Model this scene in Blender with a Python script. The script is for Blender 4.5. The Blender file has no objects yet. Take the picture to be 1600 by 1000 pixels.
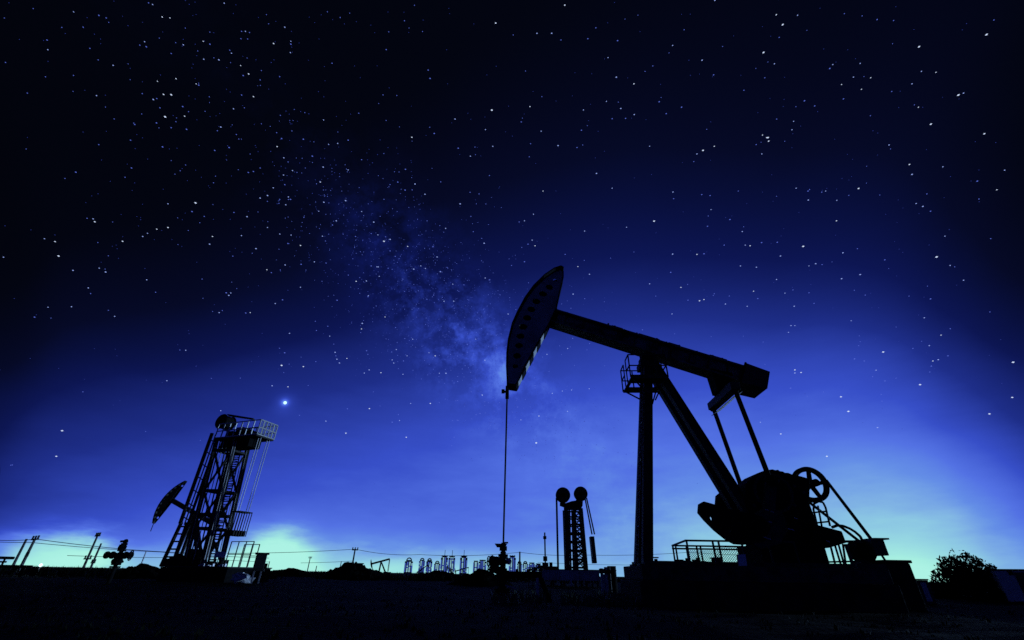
import bpy, math, random
import numpy as np
from mathutils import Vector, Matrix
from mathutils.geometry import tessellate_polygon

S = bpy.context.scene
C = S.collection
PI = math.pi
rnd = random.Random(7)

# ------------------------------------------------------------------ camera
F_PX = 684.0                                   # focal length in 1600-px-wide pixels
PITCH = math.atan(398.0 / F_PX)
ROLL = math.radians(1.0)
CAM_Z = 0.75
cam_m = Matrix.Rotation(PI / 2 + PITCH, 3, 'X') @ Matrix.Rotation(ROLL, 3, 'Z')
cd = bpy.data.cameras.new('camera')
cam = bpy.data.objects.new('camera', cd)
C.objects.link(cam)
cam.matrix_world = Matrix.Translation((0, 0, CAM_Z)) @ cam_m.to_4x4()
cd.sensor_width = 36.0
cd.lens = 36.0 * F_PX / 1600.0
cd.clip_start = 0.1
cd.clip_end = 12000
S.camera = cam

# ------------------------------------------------------------------ world: night sky with town glow
def lin(c):
    r = []
    for v in c:
        v /= 255.0
        r.append(v / 12.92 if v <= 0.04045 else ((v + 0.055) / 1.055) ** 2.4)
    return (*r, 1.0)

def pix_dir(px, py):
    d = cam_m @ Vector((px - 800.0, 500.0 - py, -F_PX))
    return d.normalized()

W = bpy.data.worlds.new('World')
S.world = W
W.use_nodes = True
nt = W.node_tree
nt.nodes.clear()
N, LK = nt.nodes.new, nt.links.new

def val(x):
    return x
def mth(op, a, b=None, c=None, clamp=False):
    n = N('ShaderNodeMath'); n.operation = op; n.use_clamp = clamp
    for i, v in enumerate((a, b, c)):
        if v is None: continue
        if isinstance(v, (int, float)): n.inputs[i].default_value = v
        else: LK(v, n.inputs[i])
    return n.outputs[0]
def vdot(v, d):
    n = N('ShaderNodeVectorMath'); n.operation = 'DOT_PRODUCT'
    LK(v, n.inputs[0]); n.inputs[1].default_value = d
    return n.outputs['Value']
def curve(x, pts):                              # pts in 0..1
    n = N('ShaderNodeFloatCurve')
    cv = n.mapping.curves[0]
    while len(cv.points) < len(pts): cv.points.new(0.5, 0.5)
    for p, (a, b) in zip(cv.points, pts): p.location = (a, b)
    n.mapping.use_clip = False
    n.mapping.update()
    LK(x, n.inputs['Value'])
    return n.outputs[0]

tc = N('ShaderNodeTexCoord')
DIR = tc.outputs['Generated']
sep = N('ShaderNodeSeparateXYZ'); LK(DIR, sep.inputs[0])
DEG = 180 / PI
az = mth('MULTIPLY', mth('ARCTAN2', sep.outputs[0], sep.outputs[1]), DEG)
el = mth('MAXIMUM', mth('MULTIPLY', mth('ARCSINE', sep.outputs[2]), DEG), 0.0)
sx = mth('MULTIPLY', mth('ARCSINE', sep.outputs[0]), DEG)      # bearing to the left or right of the town
sxu = mth('ADD', mth('DIVIDE', sx, 180.0), 0.5)
A_PTS = [(-90, .16), (-60, .22), (-50, .36), (-45, .54), (-38, .62), (-30, .665), (-20, .70), (-10, .735), (0, .78), (10, .82), (20, .87), (30, .89),
         (38, .92), (45, .82), (50, .62), (60, .30), (90, .16)]
H_PTS = [(-90, 13), (-60, 12.5), (-50, 12), (-45, 14), (-38, 16), (-30, 19.3), (-20, 23), (-10, 26.4), (0, 29), (10, 29.5), (20, 27.5), (30, 24.5), (38, 21.6),
         (45, 17.2), (50, 14.5), (60, 13), (90, 13)]
F_PTS = [(0, .91), (.1, .865), (.2, .825), (.35, .77), (.5, .72), (.7, .62), (1, .46), (1.3, .28), (1.7, .15), (2.2, .075), (3, .045), (4, .03), (7, .02), (10, .02)]
fr_n = N('ShaderNodeMapRange'); fr_n.interpolation_type = 'SMOOTHSTEP'; fr_n.inputs[1].default_value = -.35; fr_n.inputs[2].default_value = .3
LK(sep.outputs[1], fr_n.inputs[0]); FRONT = fr_n.outputs[0]
def blend(x, back):                             # behind the camera the sky keeps an even level, raised as front fill
    return mth('ADD', mth('MULTIPLY', mth('SUBTRACT', x, back), FRONT), back)
Aaz = blend(curve(sxu, [(a / 180 + .5, v) for a, v in A_PTS]), .40)
Haz = blend(mth('MULTIPLY', curve(sxu, [(a / 180 + .5, v / 40) for a, v in H_PTS]), 40.0), 15.0)
s = mth('MULTIPLY', Aaz, curve(mth('DIVIDE', mth('DIVIDE', el, Haz), 10.0), [(u / 10, v) for u, v in F_PTS]))

def gauss(x, c, w):
    return mth('POWER', mth('DIVIDE', mth('SUBTRACT', x, c), w), 2.0)
def lobe(a0, aw, e0, ew, amp, flat=1.0):
    q = mth('ADD', gauss(az, a0, aw), gauss(el, e0, ew))
    if flat != 1.0: q = mth('POWER', q, flat)
    return mth('MULTIPLY', mth('EXPONENT', mth('MULTIPLY', q, -1.0)), amp)
def noise(scale, detail, stretch=1.0, rough=.55):
    n = N('ShaderNodeTexNoise'); n.inputs['Scale'].default_value = scale; n.inputs['Detail'].default_value = detail; n.inputs['Roughness'].default_value = rough
    mp = N('ShaderNodeMapping'); mp.inputs['Scale'].default_value = (1, 1, stretch); LK(DIR, mp.inputs[0]); LK(mp.outputs[0], n.inputs['Vector'])
    return mth('SUBTRACT', n.outputs[0], .5)
veil = noise(2.6, 5, 3.0)                       # thin haze and cloud in long level streaks
wisp = noise(7.0, 6, 4.0, .6)
# pools of town light along the horizon: azimuth, width, elevation, height, amount, flatness
azw = az
az = mth('ADD', az, mth('MULTIPLY', veil, 7.0)); el0 = el; el = mth('ADD', el, mth('MULTIPLY', wisp, 5.0))
for L in [(-42.0, 4.2, .3, 2.7, .33, 1.6), (-24.3, 4.2, 0.0, 3.9, .35, 1.5), (-12, 8, 0, 2.6, .14), (-36, 9, 0, 1.8, .12), (0, 8, 0, 2.5, .05),
          (22, 4.2, 1.0, 5.0, .02), (38.0, 4.4, 0.3, 3.2, .085), (36, 15, 1.5, 9.5, .06, 2.4), (-30, 14, 1, 6, .05), (-18, 26, 0, 2.0, .08)]:
    s = mth('ADD', s, lobe(*L))
az = azw; el = el0
lowk = mth('EXPONENT', mth('MULTIPLY', el, -.05))
s = mth('MULTIPLY', s, mth('ADD', mth('MULTIPLY', lowk, mth('ADD', mth('MULTIPLY', veil, .30), mth('MULTIPLY', wisp, .22))), 1.05))

# Milky Way: a band round a great circle, with clumps and dark rifts
d1, d2 = pix_dir(560, 345), pix_dir(840, 655)
nrm = d1.cross(d2).normalized()
cen = pix_dir(705, 490)
dist = vdot(DIR, nrm)
n1 = N('ShaderNodeTexNoise'); n1.inputs['Scale'].default_value = 7; n1.inputs['Detail'].default_value = 9; n1.inputs['Roughness'].default_value = .62
LK(DIR, n1.inputs['Vector'])
n2 = N('ShaderNodeTexNoise'); n2.inputs['Scale'].default_value = 22; n2.inputs['Detail'].default_value = 6; n2.inputs['Roughness'].default_value = .7
LK(DIR, n2.inputs['Vector'])
wob = mth('ADD', dist, mth('MULTIPLY', mth('SUBTRACT', n1.outputs[0], .5), .10))
band = mth('EXPONENT', mth('MULTIPLY', gauss(wob, 0.0, .105), -1.0))
along = mth('EXPONENT', mth('MULTIPLY', mth('POWER', mth('DIVIDE', mth('ARCCOSINE', mth('MINIMUM', vdot(DIR, cen), 1.0)), .26), 2.0), -1.0))
clump = mth('ADD', mth('MULTIPLY', mth('SUBTRACT', n1.outputs[0], .40), 2.6), mth('MULTIPLY', mth('SUBTRACT', n2.outputs[0], .5), 1.9), clamp=True)
mw = mth('MULTIPLY', mth('MULTIPLY', band, clump), mth('ADD', mth('MULTIPLY', along, .34), .03))
s = mth('ADD', s, mw)
# extra star-cloud knot
for (px, py, w, a) in [(600, 378, .028, .13), (672, 470, .040, .08), (735, 512, .035, .07), (780, 585, .05, .02)]:
    g = mth('EXPONENT', mth('MULTIPLY', mth('POWER', mth('DIVIDE', mth('ARCCOSINE', mth('MINIMUM', vdot(DIR, pix_dir(px, py)), 1.0)), w), 2.0), -1.0))
    s = mth('ADD', s, mth('MULTIPLY', mth('MULTIPLY', g, n2.outputs[0]), a))
# halo of the bright planet, a glow painted into the sky colour
for w, a in ((.007, .30), (.020, .07)):
    g = mth('EXPONENT', mth('MULTIPLY', mth('POWER', mth('DIVIDE', mth('ARCCOSINE', mth('MINIMUM', vdot(DIR, pix_dir(445, 629)), 1.0)), w), 2.0), -1.0))
    s = mth('ADD', s, mth('MULTIPLY', g, a))

ramp = N('ShaderNodeValToRGB')
rs = [(0, (2, 3, 7)), (.06, (3, 5, 17)), (.13, (6, 10, 38)), (.25, (13, 22, 82)), (.4, (30, 46, 136)), (.55, (55, 79, 199)), (.66, (83, 114, 227)), (.73, (100, 142, 230)),
      (.80, (126, 176, 228)), (.88, (148, 212, 226)), (.96, (166, 238, 225)), (1.0, (172, 242, 228))]
while len(ramp.color_ramp.elements) < len(rs): ramp.color_ramp.elements.new(.5)
for e, (p, c) in zip(ramp.color_ramp.elements, rs): e.position = p
for e, (p, c) in zip(ramp.color_ramp.elements, rs): e.color = lin(c)
LK(s, ramp.inputs[0])
bg = N('ShaderNodeBackground'); LK(ramp.outputs[0], bg.inputs[0]); bg.inputs[1].default_value = 1.0
wo = N('ShaderNodeOutputWorld'); LK(bg.outputs[0], wo.inputs[0])

# the one sun lamp: the pale low light that comes across the site from the right, behind the machines
sd = bpy.data.lights.new('sun', 'SUN'); sd.energy = 1.6; sd.angle = math.radians(1.0); sd.color = (.36, .60, 1.0)
sun = bpy.data.objects.new('sun', sd); C.objects.link(sun)
SAZ, SEL = math.radians(72), math.radians(0.8)
sv = Vector((math.sin(SAZ) * math.cos(SEL), math.cos(SAZ) * math.cos(SEL), math.sin(SEL)))
sun.rotation_euler = sv.to_track_quat('Z', 'Y').to_euler()

S.view_settings.view_transform = 'Standard'
S.view_settings.look = 'None'
S.view_settings.exposure = 0.0
S.view_settings.gamma = 1.0
S.view_settings.use_curve_mapping = False
S.render.engine = 'CYCLES'
S.cycles.use_denoising = False
S.cycles.max_bounces = 5
S.cycles.sample_clamp_indirect = 2.0

# ------------------------------------------------------------------ materials
def mat(name, c1, c2, scale=4.0, rough=.7, metal=0.0, bump=.0, bscale=20.0, emit=None, estr=0.0, rvar=.15, spec=.15):
    m = bpy.data.materials.new(name); m.use_nodes = True
    t = m.node_tree; b = t.nodes['Principled BSDF']
    co = t.nodes.new('ShaderNodeTexCoord')
    nz = t.nodes.new('ShaderNodeTexNoise'); nz.inputs['Scale'].default_value = scale; nz.inputs['Detail'].default_value = 7; nz.inputs['Roughness'].default_value = .65
    t.links.new(co.outputs['Object'], nz.inputs['Vector'])
    r = t.nodes.new('ShaderNodeValToRGB'); r.color_ramp.elements[0].position = .36; r.color_ramp.elements[1].position = .66
    r.color_ramp.elements[0].color = (*c1, 1); r.color_ramp.elements[1].color = (*c2, 1)
    t.links.new(nz.outputs[0], r.inputs[0]); t.links.new(r.outputs[0], b.inputs['Base Color'])
    mr = t.nodes.new('ShaderNodeMapRange'); mr.inputs[3].default_value = rough - rvar; mr.inputs[4].default_value = min(1, rough + rvar)
    t.links.new(nz.outputs[0], mr.inputs[0]); t.links.new(mr.outputs[0], b.inputs['Roughness'])
    b.inputs['Metallic'].default_value = metal; b.inputs['Specular IOR Level'].default_value = spec
    if bump:
        n3 = t.nodes.new('ShaderNodeTexNoise'); n3.inputs['Scale'].default_value = bscale; n3.inputs['Detail'].default_value = 6
        t.links.new(co.outputs['Object'], n3.inputs['Vector'])
        bp = t.nodes.new('ShaderNodeBump'); bp.inputs['Strength'].default_value = bump; bp.inputs['Distance'].default_value = .05
        t.links.new(n3.outputs[0], bp.inputs['Height']); t.links.new(bp.outputs[0], b.inputs['Normal'])
    if emit:
        b.inputs['Emission Color'].default_value = (*emit, 1); b.inputs['Emission Strength'].default_value = estr
    return m

STEEL = mat('old_dark_steel_paint', (.018, .017, .017), (.08, .075, .07), 3.0, .62, 0, .25, 30)
BEAMP = mat('scuffed_beam_paint', (.02, .02, .02), (.30, .29, .285), 1.5, .62, 0, .3, 22)
STEEL2 = mat('worn_grey_steel_paint', (.035, .035, .037), (.08, .08, .085), 5.0, .55, 0, .2, 40)
HEADP = mat('faded_horsehead_paint', (.30, .30, .31), (.56, .56, .57), 1.6, .6, 0, .2, 25)
BLACKM = mat('greasy_black_iron', (.006, .006, .007), (.015, .0145, .0145), 6.0, .85, 0, .3, 30, spec=.05)
GALV = mat('bare_galvanised_metal', (.38, .38, .40), (.62, .62, .64), 9.0, .42, .25, .1, 60)
WHITE_LIT = mat('white_paint_and_lit_patch', (.50, .50, .50), (.80, .80, .79), 7.0, .55, 0, .1, 50)  # railing paint; elsewhere the white stands for light caught on metal
CONC = mat('weathered_concrete', (.03, .03, .03), (.10, .098, .096), 3.0, .9, 0, .5, 14, rvar=.08, spec=.05)
DCONC = mat('stained_concrete', (.012, .012, .012), (.04, .039, .038), 2.0, .9, 0, .5, 14, rvar=.08, spec=.05)
RUBBER = mat('black_rubber', (.008, .008, .008), (.018, .018, .018), 8.0, .75)
WOODP = mat('weathered_pole_concrete', (.09, .09, .09), (.17, .17, .17), 6.0, .85, 0, .2, 30)
WIREM = mat('bare_cable', (.02, .02, .02), (.05, .05, .05), 6.0, .6)
SOIL = mat('dark_oily_soil', (.0022, .0022, .0022), (.0075, .0074, .007), .9, .95, 0, .6, 7, rvar=.04, spec=.03)
LEAF = mat('dark_leaf', (.003, .0042, .0024), (.009, .012, .006), 4.0, .8, spec=.05)
LEAF2 = mat('pale_weed_leaf', (.07, .09, .06), (.16, .19, .13), 4.0, .5)
BARK = mat('bark', (.03, .027, .024), (.07, .063, .056), 10.0, .9)
CABIN = mat('pale_sheet_cladding', (.62, .63, .65), (.80, .81, .83), 3.0, .55, 0, .08, 30)
WALLM = mat('tower_block_render', (.20, .20, .22), (.32, .32, .34), .05, .8)
ROOFM = mat('tower_block_crown', (.05, .05, .06), (.10, .10, .11), .05, .8)
GLOWWIN = mat('lit_windows', (.1, .1, .1), (.2, .2, .2), .2, .5, emit=(.30, .60, .72), estr=.9)
HAZEPANE = mat('haze_tone_panes', (.1, .1, .1), (.2, .2, .2), .2, .5, emit=(.05, .10, .46), estr=1.0)  # even blue glow put on the facades to imitate distance haze
LAMPM = mat('lamp_glass', (.8, .8, .8), (.9, .9, .9), 4, .3, emit=(.62, .95, .88), estr=1.3)
GLASS = mat('dark_window_glass', (.02, .02, .03), (.05, .05, .06), 3, .12)
SIGNM = mat('bright_aluminium_sheet', (.72, .73, .76), (.86, .87, .90), 4, .45, .2)
for m in (GLOWWIN, HAZEPANE):
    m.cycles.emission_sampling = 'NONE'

def star_mat(name, c, e):
    m = bpy.data.materials.new(name); m.use_nodes = True
    t = m.node_tree; t.nodes.clear()
    em = t.nodes.new('ShaderNodeEmission'); em.inputs[0].default_value = lin(c); em.inputs[1].default_value = e
    o = t.nodes.new('ShaderNodeOutputMaterial'); t.links.new(em.outputs[0], o.inputs[0])
    m.cycles.emission_sampling = 'NONE'
    return m

# ------------------------------------------------------------------ mesh builder
class MB:
    def __init__(s): s.v = []; s.f = []; s.mi = []
    def add(s, vs, fs, mi=0):
        b = len(s.v); s.v += [tuple(v) for v in vs]
        s.f += [tuple(i + b for i in f) for f in fs]; s.mi += [mi] * len(fs); return s
    def hexa(s, p, mi=0):        # 8 corners: bottom 4 then top 4, same order
        return s.add(p, [(3, 2, 1, 0), (4, 5, 6, 7), (0, 1, 5, 4), (1, 2, 6, 5), (2, 3, 7, 6), (3, 0, 4, 7)], mi)
    def box(s, x0, x1, y0, y1, z0, z1, mi=0):
        return s.hexa([(x0, y0, z0), (x1, y0, z0), (x1, y1, z0), (x0, y1, z0), (x0, y0, z1), (x1, y0, z1), (x1, y1, z1), (x0, y1, z1)], mi)
    def bar(s, p, q, a, b=None, up=None, a2=None, b2=None):
        b = a if b is None else b
        a2 = a if a2 is None else a2; b2 = b if b2 is None else b2
        p = Vector(p); q = Vector(q); d = (q - p).normalized()
        u = Vector(up) if up else (Vector((0, 1, 0)) if abs(d.y) < .95 else Vector((0, 0, 1)))
        x = d.cross(u).normalized(); y = d.cross(x).normalized()
        c = []
        for (P, aa, bb) in ((p, a, b), (q, a2, b2)):
            c += [P - x * aa / 2 - y * bb / 2, P + x * aa / 2 - y * bb / 2, P + x * aa / 2 + y * bb / 2, P - x * aa / 2 + y * bb / 2]
        return s.hexa(c)
    def tube(s, p, q, r, n=8, r2=None, cap=True):
        r2 = r if r2 is None else r2
        p = Vector(p); q = Vector(q); d = (q - p).normalized()
        u = Vector((0, 0, 1)) if abs(d.z) < .9 else Vector((1, 0, 0))
        x = d.cross(u).normalized(); y = d.cross(x).normalized()
        vs = []
        for P, R in ((p, r), (q, r2)):
            for k in range(n):
                t = 2 * PI * k / n; vs.append(P + (x * math.cos(t) + y * math.sin(t)) * R)
        fs = [(k, (k + 1) % n, n + (k + 1) % n, n + k) for k in range(n)]
        if cap: fs += [tuple(range(n))[::-1], tuple(range(n, 2 * n))]
        return s.add(vs, fs)
    def path(s, pts, r, n=6):
        for a, b in zip(pts, pts[1:]): s.tube(a, b, r, n)
        return s
    def plate(s, outer, w0, w1, holes=()):      # outline in (u,z), extruded along y
        loops = [list(outer)] + [list(h) for h in holes]
        flat = [p for l in loops for p in l]; n = len(flat)
        tr = tessellate_polygon([[Vector((p[0], p[1], 0)) for p in l] for l in loops])
        vs = [(p[0], w0, p[1]) for p in flat] + [(p[0], w1, p[1]) for p in flat]
        fs = [tuple(t) for t in tr] + [tuple(i + n for i in t[::-1]) for t in tr]
        o = 0
        for l in loops:
            m = len(l)
            for k in range(m):
                i, j = o + k, o + (k + 1) % m; fs.append((i, j, j + n, i + n))
            o += m
        return s.add(vs, fs)
    def ring(s, c, axis, R, r, n=28, k=8, a0=0, a1=2 * PI):
        c = Vector(c); ax = Vector(axis).normalized()
        u = Vector((0, 0, 1)) if abs(ax.z) < .9 else Vector((1, 0, 0))
        x = ax.cross(u).normalized(); y = ax.cross(x).normalized()
        full = abs(a1 - a0 - 2 * PI) < 1e-6
        m = n if full else n + 1
        vs = []
        for i in range(m):
            t = a0 + (a1 - a0) * i / n; rad = x * math.cos(t) + y * math.sin(t)
            for j in range(k):
                h = 2 * PI * j / k; vs.append(c + rad * (R + r * math.cos(h)) + ax * r * math.sin(h))
        fs = []
        for i in range(n):
            i2 = (i + 1) % m
            for j in range(k): fs.append((i * k + j, i * k + (j + 1) % k, i2 * k + (j + 1) % k, i2 * k + j))
        return s.add(vs, fs)
    def blob(s, c, rx, ry, rz, jit=.12, seed=0):
        r = random.Random(seed); vs = []; fs = []; nu, nv = 12, 7
        for j in range(nv + 1):
            t = PI * j / nv
            for i in range(nu):
                a = 2 * PI * i / nu; k = 1 + r.uniform(-jit, jit)
                vs.append((c[0] + rx * k * math.sin(t) * math.cos(a), c[1] + ry * k * math.sin(t) * math.sin(a), c[2] + rz * k * math.cos(t)))
        for j in range(nv):
            for i in range(nu): fs.append((j * nu + i, j * nu + (i + 1) % nu, (j + 1) * nu + (i + 1) % nu, (j + 1) * nu + i))
        return s.add(vs, fs)
    def build_each(s, name, m, parent=None):     # every loose piece an object of its own
        up = list(range(len(s.v)))
        def find(i):
            while up[i] != i: up[i] = up[up[i]]; i = up[i]
            return i
        for f in s.f:
            for k in f[1:]: up[find(k)] = find(f[0])
        isl = {}
        for f in s.f: isl.setdefault(find(f[0]), []).append(f)
        out = []
        for fs in isl.values():
            ids = sorted({i for f in fs for i in f}); mp = {i: k for k, i in enumerate(ids)}
            out.append(MB().add([s.v[i] for i in ids], [tuple(mp[i] for i in f) for f in fs]).build(name, m, parent))
        return out
    def build(s, name, m, parent=None, smooth=False, bevel=0):
        me = bpy.data.meshes.new(name); me.from_pydata(s.v, [], s.f)
        ms = m if isinstance(m, (list, tuple)) else [m]
        for mm in ms: me.materials.append(mm)
        if len(ms) > 1: me.polygons.foreach_set('material_index', s.mi)
        import bmesh
        bm = bmesh.new(); bm.from_mesh(me); bmesh.ops.recalc_face_normals(bm, faces=bm.faces); bm.to_mesh(me); bm.free()
        if smooth: me.polygons.foreach_set('use_smooth', [True] * len(me.polygons))
        me.update()
        o = bpy.data.objects.new(name, me); C.objects.link(o)
        if parent: o.parent = parent
        if bevel:
            b = o.modifiers.new('bevel', 'BEVEL'); b.width = bevel; b.segments = 2; b.limit_method = 'ANGLE'
        return o

def tag(o, label=None, cat=None, group=None, kind=None):
    if label: o['label'] = label
    if cat: o['category'] = cat
    if group: o['group'] = group
    if kind: o['kind'] = kind
    return o

class Frame:
    """A local frame standing at a place: x to the right, y away, z up."""
    def __init__(s, px, py, Y, rz, z=None):
        d = pix_dir(px, py); t = Y / d.y
        s.o = Vector((d.x * t, Y, CAM_Z + d.z * t if z is None else z)); s.rz = rz
        s.inv = Matrix.Rotation(-rz, 3, 'Z')
    def P(s, px, py, w=0.0):                    # where the sight line through a photo pixel meets the local plane y = w
        o = s.inv @ (Vector((0, 0, CAM_Z)) - s.o); d = s.inv @ pix_dir(px, py)
        t = (w - o.y) / d.y
        return o + d * t
    def uz(s, px, py, w=0.0):
        p = s.P(px, py, w); return (p.x, p.z)
    def empty(s, name):
        e = bpy.data.objects.new(name, None); C.objects.link(e); e.location = s.o; e.rotation_euler = (0, 0, s.rz); e.empty_display_size = .3
        return e

def ground_point(px, Y, z=0.0):
    d = pix_dir(px, 898); return Vector((d.x * Y / d.y, Y, z))

def copy_tree(o, parent=None):
    c = o.copy(); C.objects.link(c); c.parent = parent
    for ch in list(o.children): copy_tree(ch, c)
    return c

def circ(cx, cz, ru, rz, n=14, rot=0.0):
    return [(cx + ru * math.cos(t) * math.cos(rot) - rz * math.sin(t) * math.sin(rot), cz + ru * math.cos(t) * math.sin(rot) + rz * math.sin(t) * math.cos(rot))
            for t in [2 * PI * k / n for k in range(n)]]

def V(t): return Vector(t)

# ------------------------------------------------------------------ ground
gr_rng = np.random.default_rng(3)
def gnoise(x, y):
    h = 0
    for k, (fx, a) in enumerate(((.11, .05), (.37, .04), (.93, .03), (2.1, .018))):
        h += a * math.sin(fx * x + 1.3 * k + 1.7 * math.sin(fx * .7 * y + k)) * math.cos(fx * .9 * y + 2.1 * k + 1.1 * math.sin(fx * .8 * x))
    return h
def ground_z(x, y):
    r = math.hypot(x, y)
    if r < 5: return gnoise(x, y) * .6
    if r < 120: return gnoise(x, y) * (1.0 + .5 * min(1, r / 60))
    return gnoise(x, y) * max(0, 1.5 - (r - 120) / 200)
radii = [0.0, .5, 1.0] + [1.0 * 1.055 ** k for k in range(1, 100)] + [240, 300, 400, 600, 1000, 2000, 4000, 7000]
nA = 240
gv = [(0, 0, ground_z(0, 0))]; gf = []
for r in radii[1:]:
    for k in range(nA):
        a = 2 * PI * k / nA; x, y = r * math.sin(a), r * math.cos(a); gv.append((x, y, ground_z(x, y)))
for k in range(nA): gf.append((0, 1 + (k + 1) % nA, 1 + k))
for j in range(len(radii) - 2):
    b = 1 + j * nA
    for k in range(nA): gf.append((b + k, b + (k + 1) % nA, b + nA + (k + 1) % nA, b + nA + k))
g = MB(); g.add(gv, gf)
ground = g.build('ground', SOIL, smooth=True)
tag(ground, 'dark bare oilfield soil running out to the horizon', kind='structure')

# ================================================================== MAIN PUMPJACK
FM = Frame(1005, 884, 17.0, math.radians(-2.5))
pj = FM.empty('pumpjack')
tag(pj, 'large dark pumpjack towering over the site, horsehead raised, standing on the concrete foundation', 'pumpjack')
P, uz = FM.P, FM.uz
FZ = FM.o.z                                     # top of the foundation

# horsehead
arc = [(805.6, 601.6), (793, 599.5), (792, 577.6), (792.4, 556), (795, 534), (801, 510), (809, 492), (821, 469.6), (834, 451.6), (851, 435), (865.6, 425), (876, 421.6), (880, 424)]
back = [(880, 433.6), (875, 453), (869, 481.6), (856, 509), (839, 538), (822, 568), (811.6, 592)]
HW = .36
out = [uz(x, y, -HW) for x, y in arc + back]
hz = [(448, 157, 13), (410, 203, 21), (368, 246, 22), (325, 296, 22), (292, 347, 22), (266, 403, 22), (240, 461, 22), (222, 522, 21), (212, 583, 20), (200, 650, 20), (188, 718, 14)]
holes = []
for (a, b, r) in hz:
    x, y = 760 + a / 4.167, 400 + b / 4.167
    c0 = uz(x, y, -HW); rr = 1.4 * r / 4.167 * (17.0 * 1.12 / F_PX)
    holes.append(circ(c0[0], c0[1], rr * .92, rr * .72, 12, math.radians(-30 + 4 * len(holes))))
head = MB().plate(out, -HW, -HW + .025, holes).build('horsehead', HEADP, pj)
MB().plate(out, HW - .025, HW, ()).build('far_side_plate', BLACKM, head)
sk = MB()
ap = [V(FM.P(x, y, 0)) for x, y in arc[1:]]
for a, b in zip(ap, ap[1:]):
    a = a.copy(); b = b.copy(); a.y = b.y = 0
    sk.bar(a, b, .05, 2 * HW - .056, up=(0, 1, 0))
sk.build('curved_cable_track', BLACKM, head)
# rim flange along the near plate edge
rm = MB()
oo = [V((u, -HW - .012, z)) for u, z in out]
for a, b in zip(oo, oo[1:] + oo[:1]): rm.bar(a, b, .05, .026)
rm.build('edge_flange', BLACKM, head)
bk = [V(FM.P(x, y, -HW)) for x, y in [arc[0]] + back[::-1]]
lowa, lowb = V((bk[0].x, 0, bk[0].z)), V((FM.P(855, 509, -HW).x, 0, FM.P(855, 509, -HW).z))
dd = lowb - lowa
for k in range(4):
    a = lowa + dd * (.06 + .235 * k); b = lowa + dd * (.06 + .235 * k + .12)
    MB().bar(a, b, .03, 2 * HW - .12, up=(0, 1, 0)).build('lit_back_patch', WHITE_LIT, head)  # white patches painting the lamp light on the back plate
br = MB()
for k in range(5):
    a = lowa + dd * max(0, (.06 + .235 * k - .11)); b = lowa + dd * min(1, (.06 + .235 * k))
    if (b - a).length > .02: br.bar(a, b, .08, 2 * HW - .06, up=(0, 1, 0))
ua, ub = V((FM.P(868, 482, -HW).x, 0, FM.P(868, 482, -HW).z)), V((FM.P(880, 430, -HW).x, 0, FM.P(880, 430, -HW).z))
br.bar(ua, ub, .04, 2 * HW - .06)
br.build_each('back_rib', BLACKM, head)

# walking beam: an I beam with stiffeners
BW = .34
tl, tr_ = FM.P(860, 480, -BW), FM.P(1170, 573, -BW)
bl, br_ = FM.P(856, 511.5, BW), FM.P(1158, 608, BW)
tl, tr_, bl, br_ = [V((p.x, 0, p.z)) for p in (tl, tr_, bl, br_)]
bdir = (tr_ - tl).normalized()
bm_ = MB()
bm_.bar(tl - V((0, 0, .03)), tr_ - V((0, 0, .03)), .07, 2 * BW, up=(0, 1, 0))
bm_.bar(bl + V((0, 0, .03)), br_ + V((0, 0, .03)), .07, 2 * BW, up=(0, 1, 0))
web = [tl - V((0, 0, .05)), tr_ - V((0, 0, .05)), br_ + V((0, 0, .05)), bl + V((0, 0, .05))]
bm_.plate([(p.x, p.z) for p in web], -.11, .11)
beam = bm_.build('walking_beam', BEAMP, pj)
sti = MB()
for k in range(1, 11):
    t = k / 11.0; a = bl.lerp(br_, t) + V((0, 0, .07)); b = tl.lerp(tr_, t) - V((0, 0, .07))
    for sgn in (-1, 1): sti.bar(a + V((0, sgn * .215, 0)), b + V((0, sgn * .215, 0)), .025, .20, up=(0, 1, 0))
sti.build_each('stiffener', STEEL, beam)
bo = MB()
for k in range(18):
    t = .04 + k / 19.0 + rnd.uniform(-.012, .012); p = tl.lerp(tr_, t) + V((0, rnd.uniform(-.25, -.1), .03)); bo.tube(p, p + V((0, 0, rnd.uniform(.05, .10))), rnd.uniform(.03, .06), 6)
for t, l_ in ((.33, .5), (.47, .9), (.62, .5), (.82, .7)):
    a = tl.lerp(tr_, t) + V((0, -.15, .025)); bo.bar(a, a + bdir * l_, .07, .3, up=(0, 1, 0))
bo.build_each('clamp_bolt', BLACKM, beam)
# connection of beam and head
cn = MB(); a = tl.lerp(bl, .5)
cn.bar(a - bdir * .35, a + bdir * .35, .62, .5, up=(0, 1, 0)); cn.build('head_hinge', BLACKM, beam)

# tail weight box
TW = .58
tb = [uz(1165, 566.5, -TW), uz(1203.5, 580.5, -TW), uz(1199.5, 607, -TW), uz(1156, 597, -TW)]
MB().plate(tb, -TW, TW).build('beam_weight', STEEL2, pj, bevel=.02)
lp = MB()
lp.bar(V((tb[0][0], -TW - .02, tb[0][1])), V((tb[3][0], -TW - .02, tb[3][1])), .08, .03)
lp.build('weight_lip', BLACKM, pj)

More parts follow.
